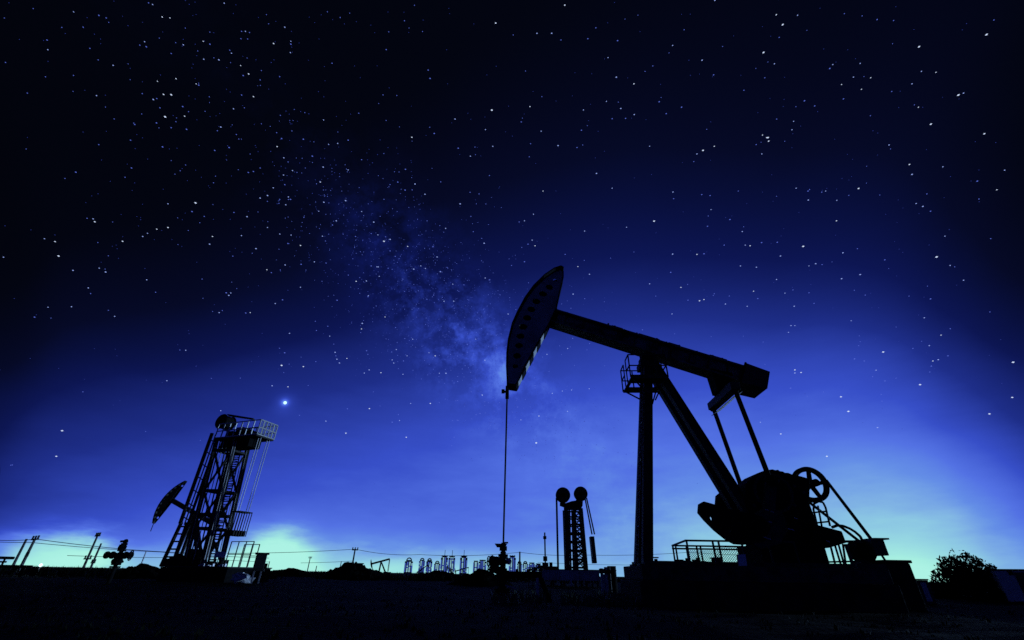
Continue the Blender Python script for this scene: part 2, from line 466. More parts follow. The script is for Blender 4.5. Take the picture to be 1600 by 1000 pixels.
# samson post: two front legs, two rear legs, cap and saddle bearing
apex = V((FM.P(1010, 567, 0).x, 0, FM.P(1010, 567, 0).z))
def hbeam(p, q, a, b, up, t=.03):
    """H section"""
    m = MB(); p = V(p); q = V(q); d = (q - p).normalized(); u = V(up); x = d.cross(u).normalized(); y = d.cross(x).normalized()
    m.bar(p + x * a / 2, q + x * a / 2, t, b, up=up); m.bar(p - x * a / 2, q - x * a / 2, t, b, up=up); m.bar(p, q, a, t, up=up)
    return m
b_near = FM.P(1011.5, 884, -.58); b_far = FM.P(998.5, 884, .58)
for (b, w, nm) in ((b_near, -.26, 'n'), (b_far, .26, 'f')):
    top = V((apex.x, w, apex.z)); bb = V((b.x, b.y, 0.0))
    hbeam(bb, top, .30, .26, (0, 1, 0)).build('front_leg', STEEL, pj)
    MB().box(bb.x - .28, bb.x + .28, bb.y - .22, bb.y + .22, 0, .05).build('foot_plate', STEEL, pj)
cx = MB()
for t in (.12, .27, .42, .57, .72, .86):
    a = V((b_near.x, b_near.y, 0)).lerp(V((apex.x, -.26, apex.z)), t); b = V((b_far.x, b_far.y, 0)).lerp(V((apex.x, .26, apex.z)), t)
    cx.bar(a, b, .10, .06, up=(0, 0, 1))
cx.build_each('cross_brace', STEEL, pj)
# climbing ladder on the front legs
l0, l1 = FM.P(996, 884, -.35), FM.P(1005.5, 606, -.30)
lad = MB(); l0 = V((l0.x, -.35, 0.05)); l1 = V((l1.x, -.2, l1.z))
for dx in (-.15, .15): lad.bar(l0 + V((0, dx, 0)), l1 + V((0, dx * .8, 0)), .035, .035)
ladder = lad.build('ladder', STEEL2, pj)
for k in range(1, 22):
    q = l0.lerp(l1, k / 22.0)
    MB().tube(q - V((0, .15, 0)), q + V((0, .15, 0)), .02, 6).build('rung', GALV if k in (4, 9, 12, 17) else STEEL2, ladder)
# rear legs
rl = [((1222, 884), -.95), ((1203, 884), .95)]
for (pp, w) in rl:
    b = FM.P(pp[0], pp[1], w); bb = V((FM.P(1214, 884, 0).x, w * .42, 0)); top = V((apex.x + .20, .30 * (1 if w > 0 else -1), apex.z - .18))
    hbeam(bb, top, .32, .28, (0, 1, 0)).build('rear_leg', STEEL, pj)
cx = MB()
for t in (.1, .25, .4, .55, .7, .85):
    bm0 = FM.P(1214, 884, 0); a = V((bm0.x, -.4, 0)).lerp(V((apex.x + .2, -.3, apex.z - .18)), t); b = V((bm0.x, .4, 0)).lerp(V((apex.x + .2, .3, apex.z - .18)), t)
    cx.bar(a, b, .1, .07)
cx.build_each('rear_cross_brace', STEEL, pj)
sb = MB(); sb.box(apex.x - .34, apex.x + .36, -.42, .42, apex.z - .28, apex.z - .02); sb.build('post_cap', STEEL, pj, bevel=.02)
sb = MB(); sb.tube((apex.x, -.5, apex.z + .13), (apex.x, .5, apex.z + .13), .17, 16); sb.bar((apex.x, 0, apex.z - .02), (apex.x, 0, apex.z + .2), .5, .6, up=(0, 1, 0))
sb.build('saddle_bearing', BLACKM, pj)

# service platform round the head of the post
wn, wf = -.85, .78
zt = FM.P(990, 589, wn).z
xa, xb = FM.P(985.5, 589, wn).x, FM.P(1044, 589, wn).x
pl = MB()
pl.box(xa, xb, wn, wn + .55, zt - .05, zt); pl.box(xa, xb, wf - .55, wf, zt - .05, zt)
pl.box(xa, xa + .12, wn + .551, wf - .551, zt - .048, zt - .002)
plat = pl.build('service_platform', STEEL2, pj)
kb = MB()
for w in (wn, wf):
    kb.bar((xa, w, zt + .05), (xb, w, zt + .05), .10, .012, up=(0, 1, 0))
    for x in (xa + .1, xb - .1): kb.bar((x, w * .95, zt - .02), (apex.x + (.05 if x > apex.x else -.05), w * .3, zt - .75), .05, .05)
kb.build_each('platform_bracket', STEEL, plat)
for w in (wn, wf):
    xr = xb if w < 0 else xb - .1
    for x in (xa, xa + .33 * (xb - xa), xa + .72 * (xb - xa), xr):
        MB().bar((x, w, zt), (x, w, zt + .98), .045, .045).build('railing_post', STEEL, plat)
    for h in (.5, .98):
        MB().bar((xa, w, zt + h), (xr, w, zt + h), .04, .04).build('railing_rail', STEEL, plat)
for h in (.5, .98):
    for x in (xa, xb):
        MB().bar((x, wn, zt + h), (x, wn + .6, zt + h), .04, .04).build('railing_rail', STEEL, plat)
        MB().bar((x, wf - .6, zt + h), (x, wf, zt + h), .04, .04).build('railing_rail', STEEL, plat)
for x in (xa, xb):
    for w in (wn + .6, wf - .6): MB().bar((x, w, zt), (x, w, zt + .98), .04, .04).build('railing_post', STEEL, plat)

# equaliser, tail bearing and pitman arms
EW = 1.12
en = FM.P(1147, 604, -EW); ex, ez = en.x, en.z
eq = MB(); eq.bar((ex, -EW - .12, ez), (ex, EW + .12, ez), .30, .36, up=(1, 0, 0)); eqo = eq.build('equalizer', STEEL2, pj, bevel=.02)
glints = MB()  # added pale plates, tilted to give the underside its bright sheen
for k in range(9):
    w = -EW + .1 + k * (2 * EW - .2) / 8
    c_ = V((ex + .13, w, ez - .27)); t_ = V((.87, 0, .5)) * .23; n_ = V((.5, 0, -.87)) * .02; L_ = V((0, .19 + .04 * (k % 3), 0))
    glints.hexa([c_ - t_, c_ + t_, c_ + t_ + L_, c_ - t_ + L_, c_ - t_ - n_, c_ + t_ - n_, c_ + t_ + L_ - n_, c_ - t_ + L_ - n_])
glints.build_each('underside_glint_plate', WHITE_LIT, eqo)
tbm = MB(); tp = tl.lerp(tr_, .885); bp_ = bl.lerp(br_, .885)
tbm.plate([(ex - .28, ez + .15), (ex + .28, ez + .15), (bp_.x + .42, bp_.z + .12), (bp_.x - .42, bp_.z + .32)], -.30, .30)
tbm.tube((ex, -.42, ez + .2), (ex, .42, ez + .2), .16, 14); tbm.build('tail_bearing', BLACKM, pj)
pin_n = FM.P(1204, 752, -EW); px_, pz_ = pin_n.x, pin_n.z
for w in (-EW, EW):
    pm = MB(); pm.tube((ex, w, ez - .1), (px_, w, pz_), .085, 12); pm.tube((ex, w - .1, ez - .08), (ex, w + .1, ez - .08), .15, 12); pm.tube((px_, w - .1, pz_), (px_, w + .1, pz_), .2, 14)
    pm.build('pitman_arm', BLACKM, pj)

# gearbox with domed cover
GX = FM.P(1205, 800, 0).x
gpx = [(1190, 886), (1188, 850), (1180, 812), (1168, 790), (1165, 762), (1166, 756), (1175, 746), (1184, 739), (1196, 734.5), (1208, 733), (1212, 734.5), (1216, 733.5), (1219, 736), (1224, 736.5), (1227, 738.5), (1232, 738.5), (1238, 741),
       (1252, 744), (1266, 748), (1265, 786), (1276, 816), (1282, 850), (1288, 886)]
go = [uz(x, y, -.55) for x, y in gpx]; go[0] = (go[0][0], 0.0); go[-1] = (go[-1][0], 0.0)
gbx = MB().plate(go, -.55, .6).build('gearbox', BLACKM, pj, bevel=.025)
gd = MB()
for (x, y) in ((1178, 760), (1196, 752), (1215, 752), (1240, 760), (1178, 790), (1240, 790), (1255, 770)):
    c0 = FM.P(x, y, -.55); gd.tube((c0.x, -.62, c0.z), (c0.x, -.54, c0.z), .06, 8)
c0 = FM.P(1208, 770, -.55); gd.ring((c0.x, -.57, c0.z), (0, 1, 0), .62, .05, 30, 6)
for k in range(12):
    t = k * PI / 6; gd.tube((c0.x + .62 * math.cos(t), -.66, c0.z + .62 * math.sin(t)), (c0.x + .62 * math.cos(t), -.55, c0.z + .62 * math.sin(t)), .035, 6)
gd.build_each('cover_bolt', STEEL2, gbx)
gs = MB(); sc0 = FM.P(1200, 812, -EW); sx_, sz_ = sc0.x, sc0.z
gs.tube((sx_, -EW - .15, sz_), (sx_, EW + .15, sz_), .19, 18); gs.build('crank_shaft', STEEL, pj)

# cranks with counterweights
def wpoly(pxs, w): return [uz(x, y, w) for x, y in pxs]
wA = [(1092.5, 800.5), (1093.5, 787), (1100, 783.2), (1112, 786.5), (1140, 795), (1190, 806), (1205, 822), (1196, 846), (1165, 851), (1150, 850), (1138, 844), (1118, 828), (1102, 812)]
wB = [(1119, 792), (1120.5, 774), (1126, 769.3), (1134, 771), (1160, 777), (1200, 790), (1212, 806), (1190, 830), (1150, 830), (1128, 812)]
hA = [circ(*uz(x, y, -EW - .33), .055, .075, 10) for x, y in ((1112.5, 809.6), (1140.5, 828.5))]
crank = MB(); dirn = V(FM.P(1150, 818, -EW)) - V((sx_, -EW, sz_)); dirn.y = 0; dirn.normalize()
for w in (-EW, EW):
    cm = MB(); cm.bar(V((sx_, w, sz_)) - dirn * .5, V((sx_, w, sz_)) + dirn * .7, .42, .2, up=(0, 1, 0)); cm.tube((sx_, w - .2, sz_), (sx_, w + .2, sz_), .34, 20)
    cm.bar((sx_, w, sz_), (px_, w, pz_), .34, .18, up=(0, 1, 0)); cm.build('crank', STEEL, pj)
MB().plate(wpoly(wA, -EW - .33), -EW - .33, -EW - .11, hA).build('counterweight', BLACKM, pj, bevel=.02)
wf_ = EW + .11
MB().plate(wpoly(wB, wf_), wf_, wf_ + .22).build('counterweight', BLACKM, pj, bevel=.02)
wl = [(1165, 820), (1186, 800), (1222, 806), (1232, 828), (1220, 850), (1190, 858), (1168, 846)]
MB().plate(wpoly(wl, -EW - .32), -EW - .32, -EW - .12).build('counterweight', STEEL, pj, bevel=.02)
MB().plate(wpoly(wl, EW + .12), EW + .12, EW + .32).build('counterweight', STEEL, pj, bevel=.02)

# belt wheel, belts, motor
whw = .78
wc = FM.P(1266, 757, whw); WR = abs(FM.P(1293, 757.5, whw).x - wc.x)
wm = MB(); wm.ring((wc.x, whw, wc.z), (0, 1, 0), WR * .865, WR * .135, 48, 8)
for k in range(-1, 2): wm.ring((wc.x, whw + k * .09, wc.z), (0, 1, 0), WR * .93, WR * .07, 48, 6)
wheel = wm.build('belt_wheel', BLACKM, pj, smooth=True)
MB().tube((wc.x, .35, wc.z), (wc.x, whw + .15, wc.z), .13, 16).build('wheel_hub', BLACKM, wheel)
for k in range(5):
    t = math.radians(80 - 72 * k)
    MB().bar((wc.x, whw, wc.z), (wc.x + WR * .87 * math.cos(t), whw, wc.z + WR * .87 * math.sin(t)), .16, .09, up=(0, 1, 0), a2=.12).build('spoke', BLACKM, wheel)
mc = FM.P(1347, 858, whw)
MB().bar(FM.P(1290.5, 750, whw), FM.P(1360, 841, whw), .035, .15, up=(0, 1, 0)).build('drive_belt', RUBBER, pj)
MB().bar(FM.P(1262, 783, whw), FM.P(1343, 846, whw), .035, .15, up=(0, 1, 0)).build('drive_belt', RUBBER, pj)
mot = MB(); mo = FM.P(1349, 861, .35); mr_ = abs(FM.P(1365, 862, .35).x - mo.x)
mot.tube((mo.x, .2, mo.z), (mo.x, .7, mo.z), mr_, 22)
for k in range(14):
    t = 2 * PI * k / 14; c, s_ = math.cos(t) * mr_, math.sin(t) * mr_
    mot.bar((mo.x + c, .24, mo.z + s_), (mo.x + c, .62, mo.z + s_), .05, .03)
mot.tube((mo.x, .12, mo.z), (mo.x, .21, mo.z), mr_ * .8, 22)
motor = mot.build('drive_motor', BLACKM, pj)
MB().tube((mo.x, whw - .12, mo.z), (mo.x, whw + .14, mo.z), mr_ * .62, 20).build('motor_pulley', BLACKM, motor)
ba, bb = FM.P(1366.5, 843, -.2), FM.P(1387.5, 868, -.2)
bx = MB(); bx.box(FM.P(1367, 860, -.2).x, FM.P(1387, 860, -.2).x, -.2, .35, bb.z, ba.z); motb = bx.build('motor_cover', STEEL2, pj, bevel=.02)
MB().box(FM.P(1365, 843, -.2).x, FM.P(1388.5, 843, -.2).x, -.24, .39, ba.z + .002, ba.z + .05).build('cover_lid', STEEL, motb)
skd = MB(); x0, x1 = FM.P(1338, 884, -.3).x, FM.P(1396, 884, -.3).x
for w in (-.35, .65): skd.box(x0, x1, w, w + .16, .0, .16)
for k in range(5): skd.box(x0 + k * (x1 - x0 - .15) / 4, x0 + .15 + k * (x1 - x0 - .15) / 4, -.189, .649, .01, .15)
skd.box(mo.x - .3, mo.x + .45, .2, .6, .165, mo.z - mr_ + .05)
skd.bar(FM.P(1378, 868, .2), FM.P(1386, 880, .2), .05, .05)
skd.build('motor_skid', STEEL, pj)

# pedestal, base frame and rear platform
ped = MB(); x0, x1 = FM.P(1160, 884, .85).x, FM.P(1296, 884, -.8).x
ped.box(x0, x1, -.85, .85, 0, FM.P(1200, 850, -.85).z); ped.build('gearbox_pedestal', BLACKM, pj)
gp = [uz(1270, 818, -.7), uz(1316, 830, -.7), uz(1323, 848, -.7), uz(1296, 856, -.7), uz(1270, 852, -.7)]
MB().plate(gp, -.7, .7).build('belt_guard', BLACKM, pj, bevel=.03)
bs = MB(); x0, x1 = FM.P(1006, 884, -.9).x, FM.P(1330, 884, -.9).x
for w in (-.97, .83): bs.box(x0, x1, w, w + .14, 0.0, .13)
bs.build('base_beam', STEEL, pj)
# braced legs behind the pedestal (slits of sky between them)
for i, (xt, xb_, w) in enumerate([(1297, 1306, -.5), (1304, 1315, .1), (1310, 1320, .6), (1317, 1322, -.5), (1321, 1334, -.6), (1326, 1331, .5)]):
    a, b = FM.P(xt, 850, w), FM.P(xb_, 886, w); a = V((a.x, w, a.z)); b = V((b.x, w, max(0, b.z)))
    MB().bar(a, b, .045 if i != 4 else .09, .05).build('guard_leg', STEEL if i % 2 else STEEL2, pj)
MB().bar(FM.P(1296, 878, -.55), FM.P(1345, 877, -.55), .05, .05).build('guard_rail', STEEL, pj)
MB().bar(FM.P(1318, 846, -.72), FM.P(1346, 846, -.72), .07, .07).build('guard_rail', STEEL, pj)
# arched ladder beside the wheel
al = MB(); w = .05
pts = [FM.P(1277, 822, w), FM.P(1271, 796, w), FM.P(1272, 787, w), FM.P(1279, 783.5, w), FM.P(1286, 785, w), FM.P(1290, 793, w), FM.P(1297, 822, w)]
al.path(pts, .035, 8)
for (a, b) in (((1270, 801), (1290, 799)), ((1275, 817), (1295, 815)), ((1278, 790), (1284, 822))): al.path([FM.P(*a, w), FM.P(*b, w)], .03, 6)
al.build('arched_handrail', STEEL, pj)
# drooping hose by the belts
hs = MB(); hp = [FM.P(x, y, .4) for x, y in ((1300, 824), (1308, 821), (1318, 822), (1328, 826), (1336, 831), (1344, 838), (1348, 846))]
hs.path(hp, .045, 8); hs.build('rubber_hose', RUBBER, pj)
# brake lever and little shiny fittings on the near side
fit = MB()
for (x, y) in ((1196, 796), (1204, 799), (1201, 815), (1231, 826), (1236, 827), (1193, 839), (1199, 841), (1241, 809), (1291, 845)):
    q = FM.P(x, y, -EW - .36); fit.bar(q, q + V((.09, 0, -.03)), .025, .025)
fit.build_each('grease_nipple', GALV, pj)
# bridle cable, carrier bar, polished rod
PW = 0.0
c1 = FM.P(792.5, 601, 0); c2 = FM.P(792.5, 614, 0); c3 = FM.P(786.5, 851, 0)
cb = MB()
for w in (-.12, .12): cb.path([V((FM.P(793.5, 585, 0).x - .02, w, FM.P(793.5, 585, 0).z)), V((c2.x, w, c2.z))], .025, 6)
cb.build('bridle_cable', WIREM, pj)
ca = MB(); ca.bar((c2.x, -.26, c2.z), (c2.x, .26, c2.z), .12, .16); ca.tube((c2.x, 0, c2.z + .3), (c2.x, 0, c2.z - .25), .075, 10); q = FM.P(786, 611.5, -.1); ca.tube(q, V((c2.x, -.1, c2.z)), .05, 8); ca.tube(q + V((-.06, 0, 0)), q + V((.06, 0, 0)), .09, 10)
ca.build('carrier_bar', BLACKM, pj)
MB().tube(c2, c3, .034, 10).build('polished_rod', STEEL2, pj)

# ------------------------------------------------------------------ foundation under the pumpjack
fz0 = -.15 - FZ
fd = FM.empty('concrete_foundation'); tag(fd, 'long two-tier concrete foundation block carrying the large pumpjack', 'foundation')
fw = 1.55
x0 = FM.P(1003, 886, -fw).x; x1 = FM.P(1388, 886, -fw).x
MB().box(x0, x1, -fw, fw, -.42, -.005).build('upper_tier', CONC, fd, bevel=.03)
MB().box(x0 - .12, x1 + .1, -fw - .06, fw + .3, fz0, -.425).build('lower_tier', DCONC, fd, bevel=.04)

# ------------------------------------------------------------------ safety fence on the foundation
fe = FM.empty('safety_fence'); tag(fe, 'low steel pen railing with wire mesh, left of the pumpjack counterweights', 'railing')
def fence_run(w, ytop, x0, x1, posts, mesh, rails):
    zt = FM.P(x0, ytop, w).z
    for x in posts:
        MB().bar((FM.P(x, ytop, w).x, w, 0), (FM.P(x, ytop, w).x, w, zt), .05, .05).build('post', STEEL, fe)
    for r in rails:
        MB().bar((FM.P(x0, ytop, w).x - .025, w, zt * r), (FM.P(x1, ytop, w).x, w, zt * r), .055, .045).build('rail', STEEL, fe)
    if mesh:
        mm = MB(); xa, xb = FM.P(mesh[0], ytop, w).x, FM.P(mesh[1], ytop, w).x; z0, z1 = .06, zt * .80; st = .075
        n = int((xb - xa + z1 - z0) / st)
        for k in range(n):
            for sg in (1, -1):
                # clipped 45 degree wire
                a = xa - (z1 - z0) + k * st if sg > 0 else xa + k * st
                u0, v0 = (a, z0); u1, v1 = (a + sg * (z1 - z0), z1)
                pts = []
                lo, hi = 0.0, 1.0
                du = u1 - u0
                for lim, s_ in ((xa, 1), (xb, -1)):
                    tt = (lim - u0) / du
                    if (du * s_) > 0: lo = max(lo, tt)
                    else: hi = min(hi, tt)
                if hi - lo > .02:
                    mm.tube((u0 + du * lo, w, v0 + (v1 - v0) * lo), (u0 + du * hi, w, v0 + (v1 - v0) * hi), .006, 4, cap=False)
        o = mm.build('wire_mesh', STEEL2, fe); o['kind'] = 'stuff'
fence_run(-1.25, 844.5, 1071.5, 1240, (1072.5, 1113, 1122, 1158, 1200, 1239), (1114, 1158), (1.0,))
fence_run(1.15, 852.5, 1050.5, 1158, (1051, 1055.5, 1072, 1088, 1094, 1152, 1157), (1072, 1125), (1.0, .86))
for (xa, xb, ya) in ((1071.5, 1050.5, 0),):
    a = FM.P(xa, 844.5, -1.25); b = FM.P(xb, 852.5, 1.15)
    MB().bar(V((a.x, -1.25, a.z)), V((b.x, 1.15, b.z)), .05, .05, up=(0, 0, 1)).build('rail', STEEL, fe)
sg = FM.empty('small_cabinet'); tag(sg, 'small dark switch box standing inside the mesh pen', 'box')
a, b = FM.P(1114, 873, .2), FM.P(1127, 886, .2)
MB().box(a.x, b.x, 0, .4, 0, a.z).build('cabinet_body', BLACKM, sg, bevel=.015); MB().box(a.x - .03, b.x + .03, -.03, .43, a.z + .002, a.z + .04).build('cabinet_lid', STEEL, sg)
MB().box(a.x + .03, b.x - .03, -.02, -.002, .05, a.z - .05).build('cabinet_door', STEEL2, sg)
pn = FM.empty('sheet_metal_panel'); tag(pn, 'bare pale sheet metal panel leaning at the right end of the mesh pen', 'panel')
a = FM.P(1152.5, 866.5, -1.42); b = FM.P(1164.5, 866, -1.42); c_ = FM.P(1167.5, 884, -1.42); d_ = FM.P(1154.5, 884, -1.42)
MB().plate([(p.x, p.z) for p in (a, b, c_, d_)], -1.42, -1.395).build('sheet', SIGNM, pn)
MB().bar(V((a.x, -1.38, a.z)), V((d_.x, -1.38, 0)), .03, .03).build('stay', STEEL, pn)
lo = FM.empty('junk_pile'); tag(lo, 'low heap of dark valves and fittings on the concrete inside the mesh pen', 'scrap heap')
jb = MB()
for k in range(26):
    x = rnd.uniform(1056, 1110); q = FM.P(x, 884, rnd.uniform(-.8, .8)); h = rnd.uniform(.05, .22)
    if k % 2: jb.box(q.x - .1, q.x + .12, q.y - .1, q.y + .1, 0, h)
    else: jb.tube((q.x, q.y, 0), (q.x, q.y, h * 1.2), .07, 8)
jb.build('fitting', BLACKM, lo)['kind'] = 'stuff'
# valve nub near the post
vn = FM.empty('small_valve'); tag(vn, 'small upright valve on the concrete just right of the pumpjack front legs', 'valve')
q = FM.P(1026, 884, .3)
MB().tube((q.x, .3, 0), (q.x, .3, .22), .06, 8).box(q.x - .28, q.x + .28, .2, .4, 0, .09).build('valve_body', BLACKM, vn); MB().ring((q.x, .3, .26), (0, 0, 1), .09, .02, 14, 6).build('handwheel', BLACKM, vn)

# lidded concrete box to the right of the foundation
FB = Frame(1406, 912, 16.3, math.radians(-2.5), z=0.0)
cbx = FB.empty('lidded_box'); tag(cbx, 'grey lidded concrete box at the right end of the foundation', 'box')
zt = FB.P(1400, 875, 0).z; xa, xb = FB.P(1386, 890, 0).x, FB.P(1425.5, 890, 0).x
MB().box(xa, xb, 0, 1.3, -.15, zt - .09).build('box_body', DCONC, cbx, bevel=.03)
MB().box(xa - .05, xb + .05, -.06, 1.36, zt - .088, zt).build('box_lid', DCONC, cbx, bevel=.02)

# ================================================================== WELLHEAD UNDER THE HORSEHEAD
WX = FM.P(785.5, 930, 0)
FW = Frame(785.5, 930, FM.o.y - 0.0, math.radians(-2.5), z=0.0)
# put it on the pumpjack's plane exactly
wp = FM.o + Matrix.Rotation(FM.rz, 3, 'Z') @ V((c3.x, 0, 0)); FW.o = V((wp.x, wp.y, 0.0))
def handwheel(parent, c, axis, R, m=BLACKM, spokes=3):
    h = MB().ring(c, axis, R, R * .12, 22, 6)
    c = V(c); ax = V(axis).normalized(); u = V((0, 0, 1)) if abs(ax.z) < .9 else V((1, 0, 0)); x = ax.cross(u).normalized(); y = ax.cross(x)
    for k in range(spokes):
        t = PI * k / spokes * 2; h.bar(c, c + (x * math.cos(t) + y * math.sin(t)) * R, R * .1, R * .08)
    h.tube(c - ax * R * .2, c + ax * R * .2, R * .2, 8)
    return h.build('handwheel', m, parent)
def flange(m, c, axis, r, t):
    c = V(c); ax = V(axis).normalized(); return m.tube(c - ax * t / 2, c + ax * t / 2, r, 16)
wh = FW.empty('wellhead'); tag(wh, 'dark wellhead valve stack under the hanging rod of the large pumpjack', 'wellhead')
def wz(y): return FW.P(786, y, 0).z
st = MB(); st.tube((0, 0, -.1), (0, 0, wz(888)), .15, 16); st.tube((0, 0, wz(890)), (0, 0, wz(862)), .10, 14)
for y, r in ((925, .26), (921, .26), (905, .30), (901, .30), (893, .22), (872, .17), (868, .17)): flange(st, (0, 0, wz(y)), (0, 0, 1), r, .07)
st.build('valve_stack', BLACKM, wh)
sx = MB(); flange(sx, (0, 0, wz(857)), (0, 0, 1), .13, .14); sx.tube((0, 0, wz(866)), (0, 0, wz(848)), .075, 12)
pl_, pr_ = FW.P(773, 852, 0), FW.P(792, 852, 0)
sx.hexa([(pl_.x + .08, -.1, pl_.z - .06), (pr_.x - .06, -.1, pl_.z - .06), (pr_.x - .06, .1, pl_.z - .06), (pl_.x + .08, .1, pl_.z - .06), (pl_.x, -.1, pl_.z + .05), (pr_.x, -.1, pl_.z + .05), (pr_.x, .1, pl_.z + .05), (pl_.x, .1, pl_.z + .05)])
q = FW.P(794, 848, 0); sx.bar((0, 0, q.z), (q.x, 0, q.z), .05, .05)
sx.build('stuffing_box', BLACKM, wh)
for y, xl, s_ in ((877, 764, 1.0), (890, 765, .9)):
    a = FW.P(xl, y, -.1); vb = MB(); vb.tube((0, -.1, a.z), (a.x, -.1, a.z), .10, 12); vb.blob((a.x * .45, -.12, a.z), .17 * s_, .15, .13 * s_, .2, int(y)); flange(vb, (a.x * .85, -.1, a.z), (1, 0, 0), .17, .05)
    vb.blob((a.x * .75, -.15, a.z + .08), .10, .1, .09, .3, int(y) + 1); vb.bar((a.x * .3, -.2, a.z - .1), (a.x * .8, -.2, a.z - .32), .07, .06)
    vb.build('side_valve', BLACKM, wh); handwheel(wh, (a.x * 1.02, -.12, a.z), (1, .45, 0), .15)
vb = MB(); q = FW.P(792, 878, 0); vb.tube((0, 0, q.z), (q.x + .05, 0, q.z), .07, 10); vb.build('gauge_arm', BLACKM, wh)
MB().tube((q.x + .06, -.06, q.z + .02), (q.x + .06, .06, q.z + .02), .10, 16).build('pressure_gauge', GALV, wh)
# flow line to the right
fl = FW.empty('flow_line'); tag(fl, 'dark lagged flow pipe running right from the wellhead on pale supports', 'pipe')
a, b = FW.P(789, 897.5, 0), FW.P(846, 897.5, .3); a = V((.12, 0, a.z)); b = V((b.x, .3, a.z))
MB().tube(a, b, .10, 14).build('pipe_run', BLACKM, fl); q = a.lerp(b, .88)
MB().tube((q.x, q.y, -.1), (q.x, q.y, a.z - .05), .055, 10).build('pipe_support', GALV, fl)
MB().tube(b - V((.02, 0, .12)), V((b.x + .3, b.y + .5, -.05)), .09, 12).build('pipe_elbow', BLACKM, fl)
m = MB()
for t in (.3, .62): flange(m, a.lerp(b, t), (b - a), .17, .05)
m.build_each('flange', BLACKM, fl)
sp = FW.empty('sucker_rod'); tag(sp, 'loose pale rod lying on the ground right of the wellhead', 'rod')
a, b = FW.P(790, 915, -.3), FW.P(806, 919.5, -.3); MB().tube((a.x, -.3, a.z), (b.x, -.5, b.z), .035, 8).build('rod_bar', GALV, sp)

# ================================================================== BLOCK: PIPE MANIFOLD right of the deck
FP = Frame(948, 925, 24.0, 0.0, z=0.0)
pm_ = FP.empty('pipe_manifold'); tag(pm_, 'cluster of pale standpipes beside a dark upright drum, right of the raised deck', 'pipe manifold')
for (x, yt, r, mt) in ((939.5, 888, .07, GALV), (943, 897, .06, GALV), (946.5, 886, .09, GALV), (951, 885, .08, STEEL2)):
    q = FP.P(x, yt, 0); MB().tube((q.x, 0, -.1), (q.x, 0, q.z), r, 12).build('standpipe', mt, pm_)
q = FP.P(955.5, 884.5, .2); m = MB().tube((q.x, .2, -.1), (q.x, .2, q.z), .20, 18)
for z in (.2, .6, 1.0): m.ring((q.x, .2, z), (0, 0, 1), .2, .02, 20, 6)
m.build('drum', BLACKM, pm_)
a, b = FP.P(937, 893.5, -.12), FP.P(957, 893, -.12); MB().bar((a.x, -.12, a.z), (b.x, -.12, a.z), .14, .1).build('manifold_header', BLACKM, pm_)
a, b = FP.P(936.5, 888.5, -.05), FP.P(945, 888.5, -.05); MB().box(a.x, b.x, -.2, .1, a.z - .2, a.z).build('valve_box', STEEL2, pm_)

# ================================================================== CENTRE TOWER UNIT with two wheels
FC = Frame(902, 890, 45.0, math.radians(-2.0))
c_t = FC.empty('tower_pumping_unit'); tag(c_t, 'lattice tower pumping unit topped by two round pulleys, standing on a raised deck', 'pumping unit')
Pc = FC.P
for (x, y, R) in ((879.4, 774, 11), (907, 772, 10.3)):
    c0 = Pc(x, y, 0); r = abs(Pc(x + R, y, 0).x - c0.x)
    o = MB().ring((c0.x, -.35, c0.z), (0, 1, 0), r * .93, r * .09, 30, 8); o.ring((c0.x, .1, c0.z), (0, 1, 0), r * .93, r * .09, 30, 8)
    w_ = o.build('pulley', BLACKM, c_t)
    m = MB().tube((c0.x, -.2, c0.z), (c0.x, .05, c0.z), r * .95, 30); m.build('pulley_disc', STEEL, w_)
    MB().tube((c0.x, -.45, c0.z), (c0.x, .2, c0.z), r * .3, 16).build('pulley_hub', BLACKM, w_)
    m = MB()
    for k in range(8):
        t = k * PI / 4; m.bar((c0.x + r * .2 * math.cos(t), -.25, c0.z + r * .2 * math.sin(t)), (c0.x + r * .9 * math.cos(t), -.25, c0.z + r * .9 * math.sin(t)), .1, .08)
    m.build_each('pulley_rib', STEEL2, w_)
hb = [uz_ for uz_ in [(Pc(x, y, -.6).x, Pc(x, y, -.6).z) for x, y in ((876, 783.5), (884, 786), (893, 783), (900, 782), (903, 776), (911, 778), (910.5, 790), (908, 795), (884, 794), (882, 790), (876, 788))]]
MB().plate(hb, -.6, .6).build('head_frame', BLACKM, c_t)
zb = 0.0
def cz(y, w=-.9): return Pc(900, y, w).z
ctop, cbot = cz(793), 0.0
xs = [(884, 794, 887.5, 888), (890, 794, 892, 888), (897.5, 794, 900.5, 888), (909, 794, 917, 888)]
for i, (xt, yt, xb_, yb) in enumerate(xs):
    for w in (-.9, .9):
        a = Pc(xt, yt, -.9); b = Pc(xb_, yb, -.9)
        MB().bar(V((a.x, w * .85, a.z)), V((b.x, w, 0)), (.34, .13, .28, .2)[i], .26, up=(0, 1, 0)).build('tower_leg', STEEL, c_t)
def cl(i, t):
    xt, yt, xb_, yb = xs[i]; a = Pc(xt, yt, -.9); b = Pc(xb_, yb, -.9); return V((a.x, 0, a.z)).lerp(V((b.x, 0, 0)), t)
for w in (-.88, .88):
    for t in (.02, .15, .28, .42, .56, .70, .84, .97):
        MB().bar(cl(0, t) + V((0, w, 0)), cl(3, t) + V((0, w, 0)), .14, .1).build('cross_bar', STEEL, c_t)
    for k in range(7):
        t0, t1 = .02 + .135 * k, .02 + .135 * (k + 1)
        MB().bar(cl(2, t0) + V((0, w, 0)), cl(3, t1) + V((0, w, 0)), .09, .08).build('diagonal_brace', STEEL, c_t)
        MB().bar(cl(3, t0) + V((0, w, 0)), cl(2, t1) + V((0, w, 0)), .09, .08).build('diagonal_brace', STEEL, c_t)
lm = MB()
